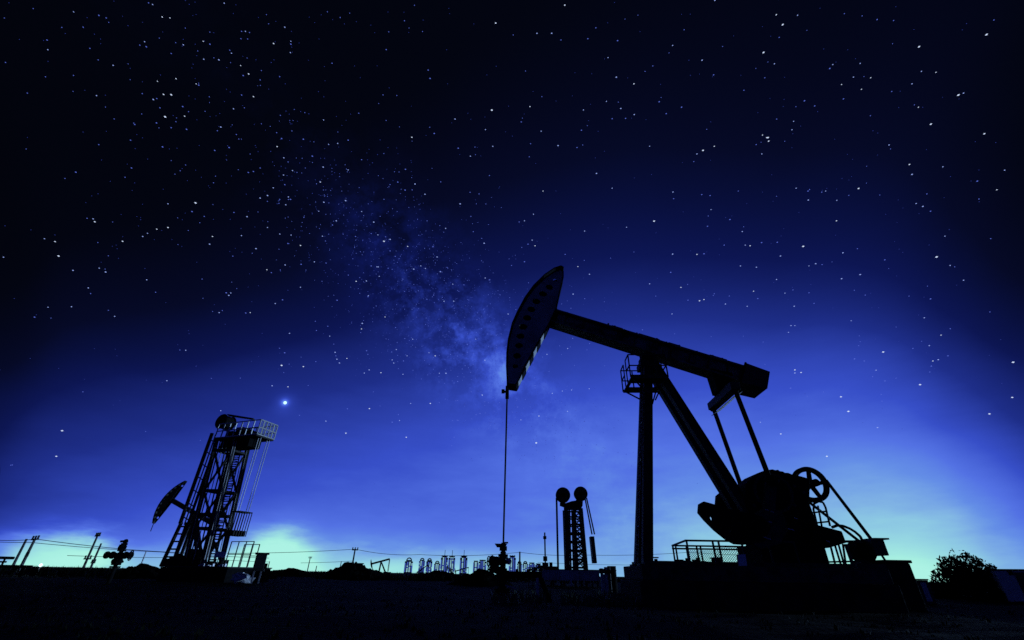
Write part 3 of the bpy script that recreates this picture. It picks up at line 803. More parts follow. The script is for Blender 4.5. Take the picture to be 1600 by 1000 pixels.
for dx in (-.3, .3): lm.bar(cl(2, 0) * .5 + cl(3, 0) * .5 + V((dx, -1.05, 0)), cl(2, 1) * .5 + cl(3, 1) * .5 + V((dx, -1.05, 0)), .06, .06)
for k in range(26):
    q = (cl(2, k / 26) + cl(3, k / 26)) * .5 + V((0, -1.05, 0)); lm.bar(q - V((.3, 0, 0)), q + V((.3, 0, 0)), .05, .05)
lm.build('ladder', STEEL, c_t)
MB().tube(Pc(869.6, 778, 0), Pc(872, 888, 0), .10, 6).build('hanging_cable', WIREM, c_t)
for x0_, x1_, w in ((914, 925, -.2), (916.5, 929, .2)):
    MB().tube(Pc(x0_, 778, w), Pc(x1_, 835, w), .07, 6).build('weight_cable', WIREM, c_t)
q = [Pc(x, y, -.5) for x, y in ((922.5, 838), (928.5, 838), (933, 880), (927, 880))]
MB().plate([(p.x, p.z) for p in q], -.5, .5).build('hanging_weight', STEEL2, c_t)
dk = FC.empty('raised_deck'); tag(dk, 'raised grey steel deck under the two-pulley tower', 'deck')
a, b = Pc(843.5, 890.5, -2.0), Pc(938, 907, -2.0); x0, x1 = a.x, Pc(937, 900, -2.0).x
bz = Pc(890, 907, -2).z; z1 = Pc(890, 891, -2).z; zg = -FC.o.z
n = 6
for k in range(n):
    MB().box(x0 + (x1 - x0) * k / n + .012, x0 + (x1 - x0) * (k + 1) / n - .012, -2.0, 2.0, bz, z1).build('side_panel', GALV if k == 2 else HEADP, dk)
MB().box(x0 - .05, x1 + .05, -2.05, 2.05, z1 + .002, z1 + .07).build('deck_plate', STEEL, dk)
for k in range(6):
    x = x0 + .2 + (x1 - x0 - .4) * k / 5
    for w in (-1.8, 1.8): MB().bar((x, w, zg - .2), (x, w, bz), .2, .2).build('deck_leg', STEEL, dk)
for (x, y, w, h) in ((848, 889, .5, .25), (852, 888, .4, .4), (858, 889, .7, .2), (861, 887, .25, .5), (866, 889.5, .8, .2)):
    q = Pc(x, 890, -1.5); MB().box(q.x - w / 2, q.x + w / 2, -1.8, -1.2, z1 + .075, z1 + .075 + h).build('deck_fitting', BLACKM, dk)
an = FC.empty('antenna_mast'); tag(an, 'thin antenna mast with knobs on the left end of the raised deck', 'mast')
q = Pc(852.3, 891, 1.0); t_ = Pc(852.3, 832, 1.0); m = MB().tube((q.x, 1, z1), (q.x, 1, t_.z), .07, 8)
m.build('mast_pole', STEEL, an)
for y, r, h in ((840, .16, .25), (873, .2, .4), (882, .3, .3)):
    z = Pc(852.3, y, 1).z; MB().tube((q.x, 1, z - h / 2), (q.x, 1, z + h / 2), r, 10).build('mast_knob', BLACKM, an)
stp = FC.empty('pale_prop'); tag(stp, 'thin pale prop standing under the raised deck', 'prop')
q = Pc(892.5, 909, -2.3); q2 = Pc(893.5, 934, -2.3); MB().tube((q.x, -2.3, zg - .1), (q.x, -2.3, bz + .05), .09, 8).build('prop_bar', GALV, stp)

# ================================================================== LEFT TOWER UNIT
FT = Frame(320, 886, 36.0, math.radians(-19.5))
lt = FT.empty('tower_pumping_unit'); tag(lt, 'tall lattice tower pumping unit with white railed top platform, left side of the field', 'pumping unit')
Pt = FT.P
WN, WF = -1.0, 0.35
legs = []
for (xb_, xt) in ((287, 339), (317, 367)):
    a = Pt(xb_, 886, WN); b = Pt(xt, 686, WN)
    legs.append((a.x, b.x, b.z))
TH = legs[0][2]
def lg(i, w, t):
    a, b, h = legs[i]; return V((a + (b - a) * t, w, h * t))
for i in (0, 1):
    for w in (WN, WF):
        MB().bar(lg(i, w, 0), lg(i, w, 1), .26, .22, up=(0, 1, 0)).build('tower_leg', STEEL, lt)
        MB().bar(lg(i, w - .125, 0) + V((.135, 0, 0)), lg(i, w - .125, 1) + V((.135, 0, 0)), .03, .03).build('leg_edge_highlight', GALV, lt)  # pale strip painting the rim light on the leg's right edge
levels = (.27, .375, .56, .90)
for t in levels:
    for w in (WN, WF): MB().bar(lg(0, w, t), lg(1, w, t), .22, .14, up=(0, 1, 0)).build('cross_bar', STEEL, lt)
    for i in (0, 1): MB().bar(lg(i, WN, t), lg(i, WF, t), .18, .14).build('cross_bar', STEEL, lt)
for (t0, t1) in ((.04, .27), (.27, .56), (.56, .9)):
    for w in (WN + .04, WF - .04):
        MB().bar(lg(0, w, t0), lg(1, w, t1), .14, .1, up=(0, 1, 0)).build('diagonal_brace', STEEL, lt)
        MB().bar(lg(1, w, t0), lg(0, w, t1), .14, .1, up=(0, 1, 0)).build('diagonal_brace', STEEL, lt)
for (t0, t1) in ((.04, .3), (.3, .6), (.6, .9)):
    MB().bar(lg(1, WN, t0), lg(1, WF, t1), .11, .1).build('diagonal_brace', STEEL, lt)
for (u, w, mt, r) in ((.22, WN, STEEL2, .045), (.42, WN, GALV, .03), (.62, WN, STEEL2, .05), (.8, WF, GALV, .03), (.3, WF, STEEL2, .05), (1.12, WN, GALV, .028), (1.12, WF, STEEL2, .05)):
    a = lg(0, w, .02).lerp(lg(1, w, .02), u); b = lg(0, w, .985).lerp(lg(1, w, .985), u)
    MB().tube(a, b, r, 6).build('guide_rail', mt, lt)
# ladder in the middle, with hoops
lm = MB(); lc = lambda t: (lg(0, WF - .2, t) + lg(1, WF - .2, t)) * .5 + V((.25, 0, 0))
for dx in (-.28, .28): lm.bar(lc(.02) + V((dx, 0, 0)), lc(.95) + V((dx, 0, 0)), .06, .06)
lad2 = lm.build('ladder', STEEL2, lt)
for k in range(44):
    q = lc(.03 + k * .92 / 44); MB().bar(q - V((.28, 0, 0)), q + V((.28, 0, 0)), .06, .05).build('rung', STEEL2, lad2)
for k in range(22):
    q = lc(.2 + k * .72 / 22); MB().ring(q + V((0, -.28, 0)), (0, 0, 1), .4, .022, 12, 5).build('safety_hoop', STEEL2, lad2)
# hoses at the left side and the kinked support
for (xa, ya, xb_, yb, r, mt) in ((331.5, 677, 281.5, 818, .13, STEEL), (337, 679, 288, 820, .05, GALV), (341, 684, 292, 824, .10, STEEL)):
    MB().tube(Pt(xa, ya, -1.3), Pt(xb_, yb, -1.3), r, 8).build('drive_pipe', mt, lt)
m = MB()
for k in range(7):
    t = (k + .5) / 7; a = V(Pt(331.5, 677, -1.3)).lerp(V(Pt(281.5, 818, -1.3)), t); b = V(Pt(341, 684, -1.3)).lerp(V(Pt(292, 824, -1.3)), t); m.bar(a, b, .07, .06)
m.build_each('pipe_clamp', GALV, lt)
for (xa, xb_) in ((283.5, 251), (293, 268)):
    a = V(Pt(xa, 816, -1.3)); b = V(Pt(xb_, 886, -1.3)); MB().bar(a, V((b.x, b.y, 0)), .2, .16, up=(0, 1, 0)).build('raking_leg', STEEL, lt)
for k in range(6):
    t = .1 + k * .17; a = V(Pt(283.5, 816, -1.3)).lerp(V(Pt(251, 886, -1.3)), t); b = V(Pt(293, 816, -1.3)).lerp(V(Pt(268, 886, -1.3)), t); MB().bar(a, b, .1, .08).build('raking_rung', STEEL, lt)
# top: platform, drum, head frame, railings
pz = Pt(370, 683, WN).z; xa, xb_ = Pt(336, 683, -1.25).x, Pt(400, 683, -1.25).x
WP0, WP1 = -1.25, 0.45
top = MB(); top.box(xa, xb_, WP0, WP1, pz - .12, pz); tpo = top.build('top_platform', STEEL, lt)
m = MB(); m.box(xa + .4, xb_ - 1.0, -.9, .25, pz - .75, pz - .13); m.build('head_beam', BLACKM, tpo)
RH = 1.15
def rail_run(p, q, nposts, mt, th=.06):
    p = V(p); q = V(q)
    for k in range(nposts):
        a = p.lerp(q, k / (nposts - 1)); MB().bar(a, a + V((0, 0, RH)), th, th).build('railing_post', mt, tpo)
    for h in (.02, .55, RH): MB().bar(p + V((0, 0, h)), q + V((0, 0, h)), th, th).build('railing_rail', mt, tpo)
rail_run((xb_, WP0, pz), (xb_, WP1, pz), 6, WHITE_LIT, .07)
rail_run((xa, WP0, pz), (xb_, WP0, pz), 8, SIGNM, .065)
rail_run((xa, WP1, pz), (xb_, WP1, pz), 7, STEEL2)
mm = MB()
for k in range(13):
    y = WP0 + (WP1 - WP0) * k / 12; mm.bar((xb_ + .02, y, pz), (xb_ + .02, y, pz + RH), .025, .02)
mm.build_each('railing_bar', WHITE_LIT, tpo)
dc = Pt(348, 659, -.6); dr = abs(Pt(355.5, 659, -.6).x - dc.x)
m = MB().tube((dc.x, -.7, dc.z), (dc.x, .1, dc.z), dr, 26); m.ring((dc.x, -.72, dc.z), (0, 1, 0), dr, .08, 28, 6); m.ring((dc.x, .12, dc.z), (0, 1, 0), dr, .08, 28, 6); m.build('rope_drum', BLACKM, lt)
m = MB(); m.bar(Pt(356, 648, -.5), Pt(396, 654.5, -.5), .10, .12, up=(0, 1, 0)); m.bar(Pt(358, 649.5, .2), Pt(397, 655.5, .2), .10, .12, up=(0, 1, 0)); m.build_each('drum_guard', STEEL, lt)
for (x0_, x1_, w0, w1) in ((366, 376, -.9, .2), (380, 391, -.6, .3), (352, 362, -1.0, -.75)):
    a, b = Pt(x0_, 680, w0), Pt(x1_, 680, w0); MB().box(a.x, b.x, w0, w1, pz + .01, pz + rnd.uniform(.55, .9)).build('drive_box', BLACKM, tpo)
# counterweight hanging from cables
cw0, cw1 = -.75, .3; xw = xb_ - .35; zw1 = Pt(385, 800, 0).z; zw0 = Pt(385, 838, 0).z
for w in (cw0 + .1, cw1 - .1):
    for dx in (-.12, .5):
        MB().tube((xw + dx * .4, w, pz - .1), (xw + dx * .4, w, zw1), .028, 6).build('weight_cable', GALV, lt)
m = MB(); zs = zw0 + (zw1 - zw0) * .22; m.box(xw - .22, xw + .42, cw0 + .03, cw1 - .03, zw0, zs); cwo = m.build('counterweight_box', BLACKM, lt); MB().box(xw - .25, xw + .45, cw0, cw1, zw1 - .08, zw1).build('basket_top', STEEL, cwo)
m = MB()
for k in range(6):
    y = cw0 + (cw1 - cw0) * k / 5
    m.bar((xw - .27, y, zw0), (xw - .27, y, zw1), .045, .04); m.bar((xw + .47, y, zw0), (xw + .47, y, zw1), .045, .04)
for k in range(4):
    x = xw - .25 + .7 * k / 3; m.bar((x, cw0 - .02, zw0), (x, cw0 - .02, zw1), .06, .05)
m.build_each('weight_rib', STEEL, cwo)
# machinery at the foot
a, b = Pt(286, 855, -1.2), Pt(299, 884, -1.2)
m = MB(); m.tube(Pt(306, 858, -.5), Pt(297, 882, -.5), .55, 16, cap=True); m.build('gear_case', BLACKM, lt)
m = MB(); m.tube(Pt(277, 873, -1.6), Pt(291, 884, -1.6), .35, 14); m.build('drive_motor', BLACKM, lt)
xa2, xb2 = Pt(250, 888, -1.9).x, Pt(356, 888, -1.9).x
gz = -FT.o.z
dkl = FT.empty('steel_skid'); tag(dkl, 'long low steel skid under the tall railed tower', 'skid')
for k in range(7):
    MB().box(xa2 + (xb2 - xa2) * k / 7 + .01, xa2 + (xb2 - xa2) * (k + 1) / 7 - .01, -1.9, 1.7, gz - .1, -.04).build('skid_section', BLACKM, dkl)
MB().box(xa2 - .05, xb2 + .05, -1.95, 1.75, -.038, .03).build('skid_deck', STEEL, dkl)
# cluttered fittings along the skid
m = MB()
for k in range(40):
    x = rnd.uniform(252, 352); w = rnd.uniform(-1.8, 0); q = Pt(x, 886, w); h = rnd.uniform(.1, .5)
    if k % 3: m.box(q.x - rnd.uniform(.08, .3), q.x + .15, w - .1, w + .1, .035, .035 + h)
    else: m.tube((q.x, w, .035), (q.x, w, .035 + h), .09, 8)
m.build('pipe_fitting', BLACKM, dkl)['kind'] = 'stuff'
m = MB()
for k in range(9):
    x = rnd.uniform(290, 350); w = -1.93; q = Pt(x, 886, w); m.box(q.x, q.x + rnd.uniform(.1, .4), w - .02, w + .1, .04, .04 + rnd.uniform(.05, .16))
m.build('bright_fitting', GALV, dkl)['kind'] = 'stuff'
# small railings on the skid, right of the tower
fr = FT.empty('pipe_railing'); tag(fr, 'thin pipe railing on the skid to the right of the tall tower', 'railing')
rz_ = Pt(370, 848, -.5).z
for w, xs_ in ((-1.6, (350, 362, 374, 386)), (1.4, (372, 385, 396))):
    for x in xs_:
        q = Pt(x, 887, w); MB().bar((q.x, w, .03), (q.x, w, rz_), .05, .05).build('post', STEEL2, fr)
    a, b = Pt(xs_[0], 887, w), Pt(xs_[-1], 887, w)
    for h in (.5, 1.0): MB().bar((a.x, w, rz_ * h), (b.x, w, rz_ * h), .045, .045).build('rail', STEEL2, fr)
sgp = FT.empty('sign_board'); tag(sgp, 'blank pale sign board fixed low on the tall tower', 'sign')
a, b = Pt(337, 862, -1.25), Pt(352, 871, -1.25); MB().box(a.x, b.x, -1.27, -1.24, b.z, a.z).build('board', SIGNM, sgp)
for x in (a.x + .1, b.x - .1): MB().bar((x, -1.22, .03), (x, -1.22, a.z), .05, .03).build('sign_post', STEEL, sgp)
bl_ = FT.empty('loose_tarpaulin'); tag(bl_, 'crumpled pale sheeting on the ground below the leaning control cabinet', 'tarpaulin')
q = Pt(379, 899, -2.6); MB().blob((q.x, -2.6, gz + .28), .75, .5, .28, .3, 5).build('sheeting', SIGNM, bl_)

# control cabinet on legs
FK = Frame(405, 897, 31.0, math.radians(24), z=0.0)
kc = FK.empty('control_cabinet'); tag(kc, 'dark control cabinet with overhanging lid on short legs, right of the tall tower', 'cabinet')
a, b = FK.P(397, 866, 0), FK.P(414, 889, 0); xa_, xb3 = FK.P(397.5, 880, 0).x, FK.P(414, 880, 0).x
MB().box(xa_, xb3, 0, .7, b.z, a.z).build('cabinet_body', STEEL2, kc, bevel=.02); MB().box(xa_ - .1, xb3 + .1, -.1, .8, a.z + .002, a.z + .1).build('cabinet_lid', STEEL, kc)
MB().box(xa_ + .05, xb3 - .05, -.025, -.002, b.z + .06, a.z - .06).build('cabinet_door', STEEL2, kc)
MB().box(xb3 + .002, xb3 + .16, .1, .5, b.z + .02, b.z + .3).build('side_box', BLACKM, kc)
for x in (xa_ + .1, xb3 - .1):
    for w in (.08, .6): MB().bar((x, w, -.1), (x, w, b.z), .07, .07).build('cabinet_leg', GALV, kc)
xp = FK.P(380, 889.5, 0).x; MB().box(xp, xb3 + .05, -.15, .85, b.z - .12, b.z - .002).build('cabinet_shelf', STEEL, kc)

# ================================================================== LEFT VALVE TREE
FV = Frame(187, 888, 27.0, math.radians(-8), z=0.0)
vt = FV.empty('wellhead'); tag(vt, 'dark valve tree with three handwheels standing alone left of the tall tower', 'wellhead')
v = lambda x, y: FV.P(x, y, 0)
xc = v(187, 868).x
m = MB(); m.tube((xc, 0, -.1), (xc, 0, v(190, 846).z), .10, 12)
for y, r in ((886, .24), (882, .22), (872, .2), (860, .2), (850, .15)): flange(m, (xc, 0, v(188, y).z), (0, 0, 1), r, .08)
m.build('valve_stack', BLACKM, vt)
m = MB(); z = v(187, 877).z; m.blob((xc, 0, z), .34, .22, .15, .1, 3); m.build('valve_body', BLACKM, vt); handwheel(vt, (v(192, 878).x, -.3, z), (.55, 1, 0), .22)
z = v(187, 867.5).z; a, b = v(167, 867), v(204, 867); m = MB().tube((a.x, 0, z), (b.x, 0, z), .12, 14)
for x in (a.x, a.x + .35, b.x - .3, b.x, xc): flange(m, (x, 0, z), (1, 0, 0), .18, .07)
m.build('cross_arm', BLACKM, vt); handwheel(vt, (b.x + .14, -.12, z), (.5, 1, 0), .24)
z = v(190, 855.5).z; m = MB(); m.blob((xc - .05, 0, z), .2, .2, .19, .12, 4); m.build('valve_body', BLACKM, vt); handwheel(vt, (v(198.5, 856.5).x, -.25, z - .02), (.45, 1, 0), .27)
z = v(193, 846).z; m = MB(); m.bar((v(191, 845).x - .08, 0, z), (v(200, 845).x - .1, 0, z + .02), .1, .08); m.blob((xc + .02, 0, z), .12, .1, .1, .3, 8); m.build('top_cap', BLACKM, vt)

# ================================================================== SMALL PUMPJACKS
def small_pumpjack(name_label, loc, rz, L=7.0, H=6.0, tilt=12.0, hl=3.6, front=-1, group=None, arc_holes=True, thick=.35, m_=STEEL):
    """beam length L over a post of height H; front = -1 puts the horsehead at local -x"""
    e = bpy.data.objects.new('pumpjack', None); C.objects.link(e); e.location = loc; e.rotation_euler = (0, 0, rz)
    tag(e, name_label, 'pumpjack', group)
    ct, stt = math.cos(math.radians(tilt)), math.sin(math.radians(tilt))
    top = V((0, 0, H)); f = V((front * ct, 0, stt)); fr_, bk_ = top + f * L * .52, top - f * L * .48
    MB().bar(fr_, bk_, thick * 1.6, thick, up=(0, 1, 0)).build('walking_beam', m_, e)
    nrm_ = V((-f.z * front, 0, f.x * front)) if front > 0 else V((f.z, 0, -f.x))
    if nrm_.z < 0: nrm_ = -nrm_
    R_ = L * .56
    outl = []; n = 14
    for k in range(n + 1):
        t = (-.5 + k / n) * hl / R_ * 1.02 - .06
        d = f * math.cos(t) + nrm_ * math.sin(t); p = top + d * R_ * 1.04 ; outl.append((p.x, p.z))
    for k in range(6, -1, -1):
        u = k / 6.0; a = V((outl[0][0], 0, outl[0][1])); b = V((outl[n][0], 0, outl[n][1])); p = a.lerp(b, u) - f * (hl * .015 * math.sin(PI * u)); outl.append((p.x, p.z))
    hol = []
    if arc_holes:
        for k in range(1, 10):
            t = (-.5 + (k + .2) / 10.4) * hl / R_ * 1.02 - .06; d = f * math.cos(t) + nrm_ * math.sin(t); p = top + d * R_ * .99; hol.append(circ(p.x, p.z, .12, .12, 8))
    MB().plate(outl, -.3, -.27, hol).build('horsehead', m_, e); MB().plate(outl, .27, .3, hol).build('horsehead', m_, e)
    k_ = MB()
    for a, b in zip(outl[:n], outl[1:n + 1]): k_.bar((a[0], 0, a[1]), (b[0], 0, b[1]), .06, .52, up=(0, 1, 0))
    k_.build('cable_track', m_, e)
    for w in (-.7, .7):
        MB().bar((front * .25, w, 0), (0, w * .4, H - .2), .28, .24, up=(0, 1, 0)).build('front_leg', m_, e)
        MB().bar((-front * L * .42, w, 0), (-front * .15, w * .4, H - .3), .28, .24, up=(0, 1, 0)).build('rear_leg', m_, e)
    gx = -front * L * .46
    MB().box(gx - .9, gx + .9, -.6, .6, 0, H * .26).build('gearbox', m_, e)
    for w in (-.95, .95):
        MB().tube((gx, w, H * .3), (bk_.x, w * .6, bk_.z), .08, 6).build('pitman_arm', m_, e)
        c_ = V((gx, w, H * .24)); q = c_ + V((front * H * .2, 0, -H * .08)); MB().bar(c_, q, .35, .15).build('crank', m_, e)
        MB().tube(q - V((0, .15, 0)), q + V((0, .15, 0)), H * .13, 14).build('counterweight', m_, e)
    MB().box(min(front * 1.0, -front * L * .65), max(front * 1.0, -front * L * .65), -.9, .9, -.4, -.02).build('base', m_, e)
    tip = V((outl[0][0], 0, outl[0][1])); MB().tube(tip, (tip.x, 0, tip.z - hl * .16), .04, 6).build('bridle_cable', m_, e)
    return e
# second pumpjack, half hidden behind the tall tower
d_ = pix_dir(312, 800)
small_pumpjack('mid-sized pumpjack partly hidden behind the tall railed tower', ground_point(271, 55, -.2), math.radians(8), L=7.0, H=6.5, tilt=24.0, hl=5.0, front=-1, thick=.30)
# distant ones on the plain
DP = [(592.5, 150, 2.6, -15, 5.2, 3.7, -1, 'distant pumpjack left of the city blocks with its head low and weights at right'),
      (658.5, 260, 3.2, 33, 6.0, 2.7, 1, 'small distant pumpjack with its head raised on the right, before the palest city blocks'),
      (722, 260, 3.6, -15, 6.8, 2.9, -1, 'small distant pumpjack with lowered head on the left, nearest the wellhead'),
      (703, 270, 2.6, 10, 6.0, 3.0, -1, 'tiny distant pumpjack seen end-on before the tallest twin city blocks')]
for (px, Y, hl, tilt, L, H, fr_, lab) in DP:
    small_pumpjack(lab, ground_point(px, Y, -.05), math.radians(6 if px != 703 else 66), L=L, H=H, tilt=tilt, hl=hl, front=fr_, group='distant pumpjacks on the plain', arc_holes=False, thick=.3)
# pumpjack whose head shows at the left edge of the frame
small_pumpjack('pumpjack at the left edge of the picture with only its curved horsehead in view', V((-37.55, 28.0, 0.1)), math.radians(48), L=8.0, H=4.4, tilt=20.0, hl=3.0, front=1, thick=.4, arc_holes=False)

# ================================================================== POLES AND WIRES
def pole(px, ytop, Y, r, label, arms=(), mt=WOODP):
    e = bpy.data.objects.new('utility_pole', None); C.objects.link(e); g0 = ground_point(px, Y, 0); e.location = g0
    tag(e, label, 'utility pole', 'poles along the far edge of the field')
    # height from the pixel of its top
    d = pix_dir(px, 898)
    best = None
    lo, hi = 0.5, 80.0
    for _ in range(40):
        mid = (lo + hi) / 2
        v_ = cam_m.transposed() @ (V((g0.x, g0.y, mid)) - V((0, 0, CAM_Z))); y = 500 - F_PX * (v_.y / -v_.z)
        if y > ytop: lo = mid
        else: hi = mid
    MB().tube((0, 0, -.2), (0, 0, lo), r, 8, r2=r * .7).build('shaft', mt, e)
    for (hf, ln, ang) in arms:
        c_, s_ = math.cos(ang) * ln / 2, math.sin(ang) * ln / 2; am = MB().bar((-c_, -s_, lo * hf), (c_, s_, lo * hf), .18, .14, up=(0, 0, 1)).build('cross_arm', STEEL, e)
        iz = MB()
        for u in (-.85, 0, .85): iz.tube((c_ * u, s_ * u, lo * hf + .08), (c_ * u, s_ * u, lo * hf + .4), .09, 8)
        iz.build_each('insulator', STEEL, am)
    return g0 + V((0, 0, lo))
A0 = math.radians(-35)
t1 = pole(13, 842, 62, .16, 'leaning-looking utility pole nearest the left edge, without cross arm', ())
t2 = pole(26.5, 842, 58, .17, 'utility pole with a wide cross arm, just left of the bright floodlight', ((.985, 2.6, A0), (.5, .8, A0)))
t3 = pole(125.5, 833, 66, .15, 'taller pole of the transformer pair left of the lone valve tree', ((.93, 1.6, A0), (.36, 2.4, A0)))
t4 = pole(137, 849, 66, .14, 'shorter pole of the transformer pair left of the lone valve tree', ((.36, 1.2, A0),))
t5 = pole(214.5, 862, 80, .12, 'thin pale pole between the lone valve tree and the tall tower', (), GALV)
t6 = pole(548, 858, 85, .17, 'utility pole rising behind the soil mound', ((.97, 1.0, 0.0),))
t7 = pole(812, 862, 95, .2, 'utility pole right of the near wellhead', ())
for px, yt, lab in ((479, 870, 'slim far pole with a small box, left of the soil mound'), (492, 884, 'shortest of the slim far poles left of the soil mound'), (529.5, 877, 'slim far pole just left of the soil mound'), (416, 877, 'slim far pole just right of the control cabinet')):
    tt = pole(px, yt, 150, .16, lab, ((.93, .9, 0.0),) if px == 479 else ())
def wire(label, pts, sag, r):
    m = MB()
    for a, b in zip(pts, pts[1:]):
        a = V(a); b = V(b); n = 14; ps = []
        for k in range(n + 1):
            t = k / n; p = a.lerp(b, t); p.z -= sag * 4 * t * (1 - t); ps.append(p)
        m.path(ps, r, 5)
    o = m.build('power_line', WIREM); return tag(o, label, 'cable', 'power lines strung between the poles')
def at(px, py, Y):
    d = pix_dir(px, py); return V((0, 0, CAM_Z)) + d * (Y / d.y)
wire('upper overhead line from the cross-arm pole across to the pole behind the mound', [at(-60, 838, 55), t2 + V((.6, -.4, -.05)), at(300, 864, 75), t6], .25, .035)
wire('lower overhead line passing behind the valve tree and the tall tower', [at(-60, 843, 60), at(47, 847.5, 58), at(250, 862.5, 72), at(420, 872, 80)], .1, .03)
wire('faint low line from the transformer poles to the tall tower', [at(105, 868, 66), at(300, 871, 80), at(420, 878, 90)], .1, .03)
wire('overhead line from the mound pole over the skyline to the right', [t6, at(655, 866.5, 90), t7 - V((0, 0, .1))], .35, .035)
wire('overhead line right of the second pole, running behind the pumpjack', [t7 - V((0, 0, .1)), at(905, 867, 97), at(1075, 863, 100), at(1260, 868, 104)], .25, .035)
wire('thin lower line behind the two-pulley tower', [at(840, 878.5, 110), at(960, 882.5, 110), at(1110, 882, 112)], .1, .03)
wire('short faint line between the slim far poles', [at(470, 879.5, 150), at(552, 876.5, 150)], .1, .05)

# ================================================================== FLOODLIGHT AND LOW STRUCTURES AT LEFT
FL = Frame(62, 888, 50.0, 0.0, z=0.0)
fo = FL.empty('floodlight'); tag(fo, 'bright lit floodlight low on the ground at far left', 'lamp')
lz = FL.P(62, 883.5, 0).z
MB().tube((0, 0, -.1), (0, 0, lz - .2), .06, 8).build('lamp_post', STEEL, fo)
MB().blob((0, 0, lz), .14, .14, .14, 0.0).build('lamp_bulb', LAMPM, fo, smooth=True)
pd = bpy.data.lights.new('floodlight_light', 'POINT'); pd.energy = 160; pd.color = (.45, .75, 1.0); pd.shadow_soft_size = .3
po = bpy.data.objects.new('floodlight_light', pd); C.objects.link(po); po.parent = fo; po.location = (0, -.45, lz + .25)
FR = Frame(10, 886, 40.0, math.radians(20), z=0.0)
pr = FR.empty('pipe_rack'); tag(pr, 'low rack of long dark horizontal pipes at the left edge', 'pipe rack')
for (xa_, xb4, y, r) in ((-60, 22, 872, .10), (-60, 50, 885.5, .10), (-60, 10, 878, .06)):
    a, b = FR.P(xa_, y, 0), FR.P(xb4, y, 0); MB().tube((a.x, 0, b.z), (b.x, 0, b.z), r, 8).build('rack_pipe', BLACKM, pr)
for x in (-40, -5, 8):
    a = FR.P(x, 872, .1); MB().bar((a.x, .14, -.1), (a.x, .14, a.z), .1, .1).build('rack_post', BLACKM, pr)

FH = Frame(838, 897, 34.0, math.radians(4), z=0.0)
sf = FH.empty('scaffold'); tag(sf, 'small rusty pipe frame cluttered with valves at the left end of the raised deck', 'scaffold')
# posts, rails and valves
for x in (826, 832, 839.5, 844):
    q = FH.P(x, 887, 0); MB().bar((q.x, 0, -.1), (q.x, 0, q.z), .05, .05).build('frame_post', STEEL, sf)
for y in (887, 891.5):
    a, b = FH.P(825, y, 0), FH.P(846, y, 0); MB().bar((a.x, 0, b.z), (b.x, 0, b.z), .05, .05).build('frame_rail', STEEL, sf)
for k, (x, y, r) in enumerate(((829, 890, .10), (836, 889, .14), (842, 886, .12), (834, 894, .16), (846, 890, .14))):
    q = FH.P(x, y, -.1); MB().blob((q.x, -.1, q.z), r, r, r * .8, .2, k).build('valve', BLACKM, sf)

# ================================================================== SOIL MOUNDS
def mound(px, Y, wid, h, label, seed, dep=None):
    g0 = ground_point(px, Y, 0); r = random.Random(seed); nu, nv = 44, 12; vs = []; fs = []
    ph = [r.uniform(0, 6) for _ in range(6)]
    for j in range(nv + 1):
        q = j / nv
        for i in range(nu):
            a = 2 * PI * i / nu; rad = q * (1 + .12 * math.sin(3 * a + ph[0]) + .08 * math.sin(7 * a + ph[1]))
            z = h * (1 - q ** 1.5) * (1 + .14 * math.sin(5 * a * q + ph[2]) + .1 * r.uniform(-1, 1)) - .15
            vs.append((wid * rad * math.cos(a), (dep or wid * .6) * rad * math.sin(a), z))
    for j in range(nv):
        for i in range(nu): fs.append((j * nu + i, j * nu + (i + 1) % nu, (j + 1) * nu + (i + 1) % nu, (j + 1) * nu + i))
    o = MB().add(vs, fs).build('soil_mound', SOIL); o.location = g0
    return tag(o, label, 'mound', 'soil mounds on the plain')
mound(549, 60, 4.5, 1.75, 'largest dark soil mound, at the foot of the middle utility pole', 1)
mound(575, 66, 3.4, 1.15, 'low soil mound under the far cabinet, right of the largest mound', 4)
mound(752, 40, 2.6, 1.1, 'low rounded soil mound just left of the near wellhead', 2)
mound(688, 70, 4.6, 1.15, 'broad shallow soil mound below the twin city blocks', 5)
mound(216, 46, 3.0, 1.1, 'small soil mound between the lone valve tree and the tall tower', 8)
mound(452, 75, 5.0, 1.1, 'low soil mound between the control cabinet and the largest mound', 9)
FQ = Frame(561, 893, 66.0, math.radians(5), z=0.0)
fq = FQ.empty('control_cabinet'); tag(fq, 'small far control cabinet on the low mound right of the middle pole', 'cabinet')
a, b = FQ.P(557, 881, 0), FQ.P(566, 881, 0); MB().box(a.x, b.x, 0, .6, .2, a.z).build('cabinet_body', STEEL2, fq); MB().box(a.x - .1, b.x + .1, -.1, .7, a.z + .002, a.z + .1).build('cabinet_lid', STEEL, fq)

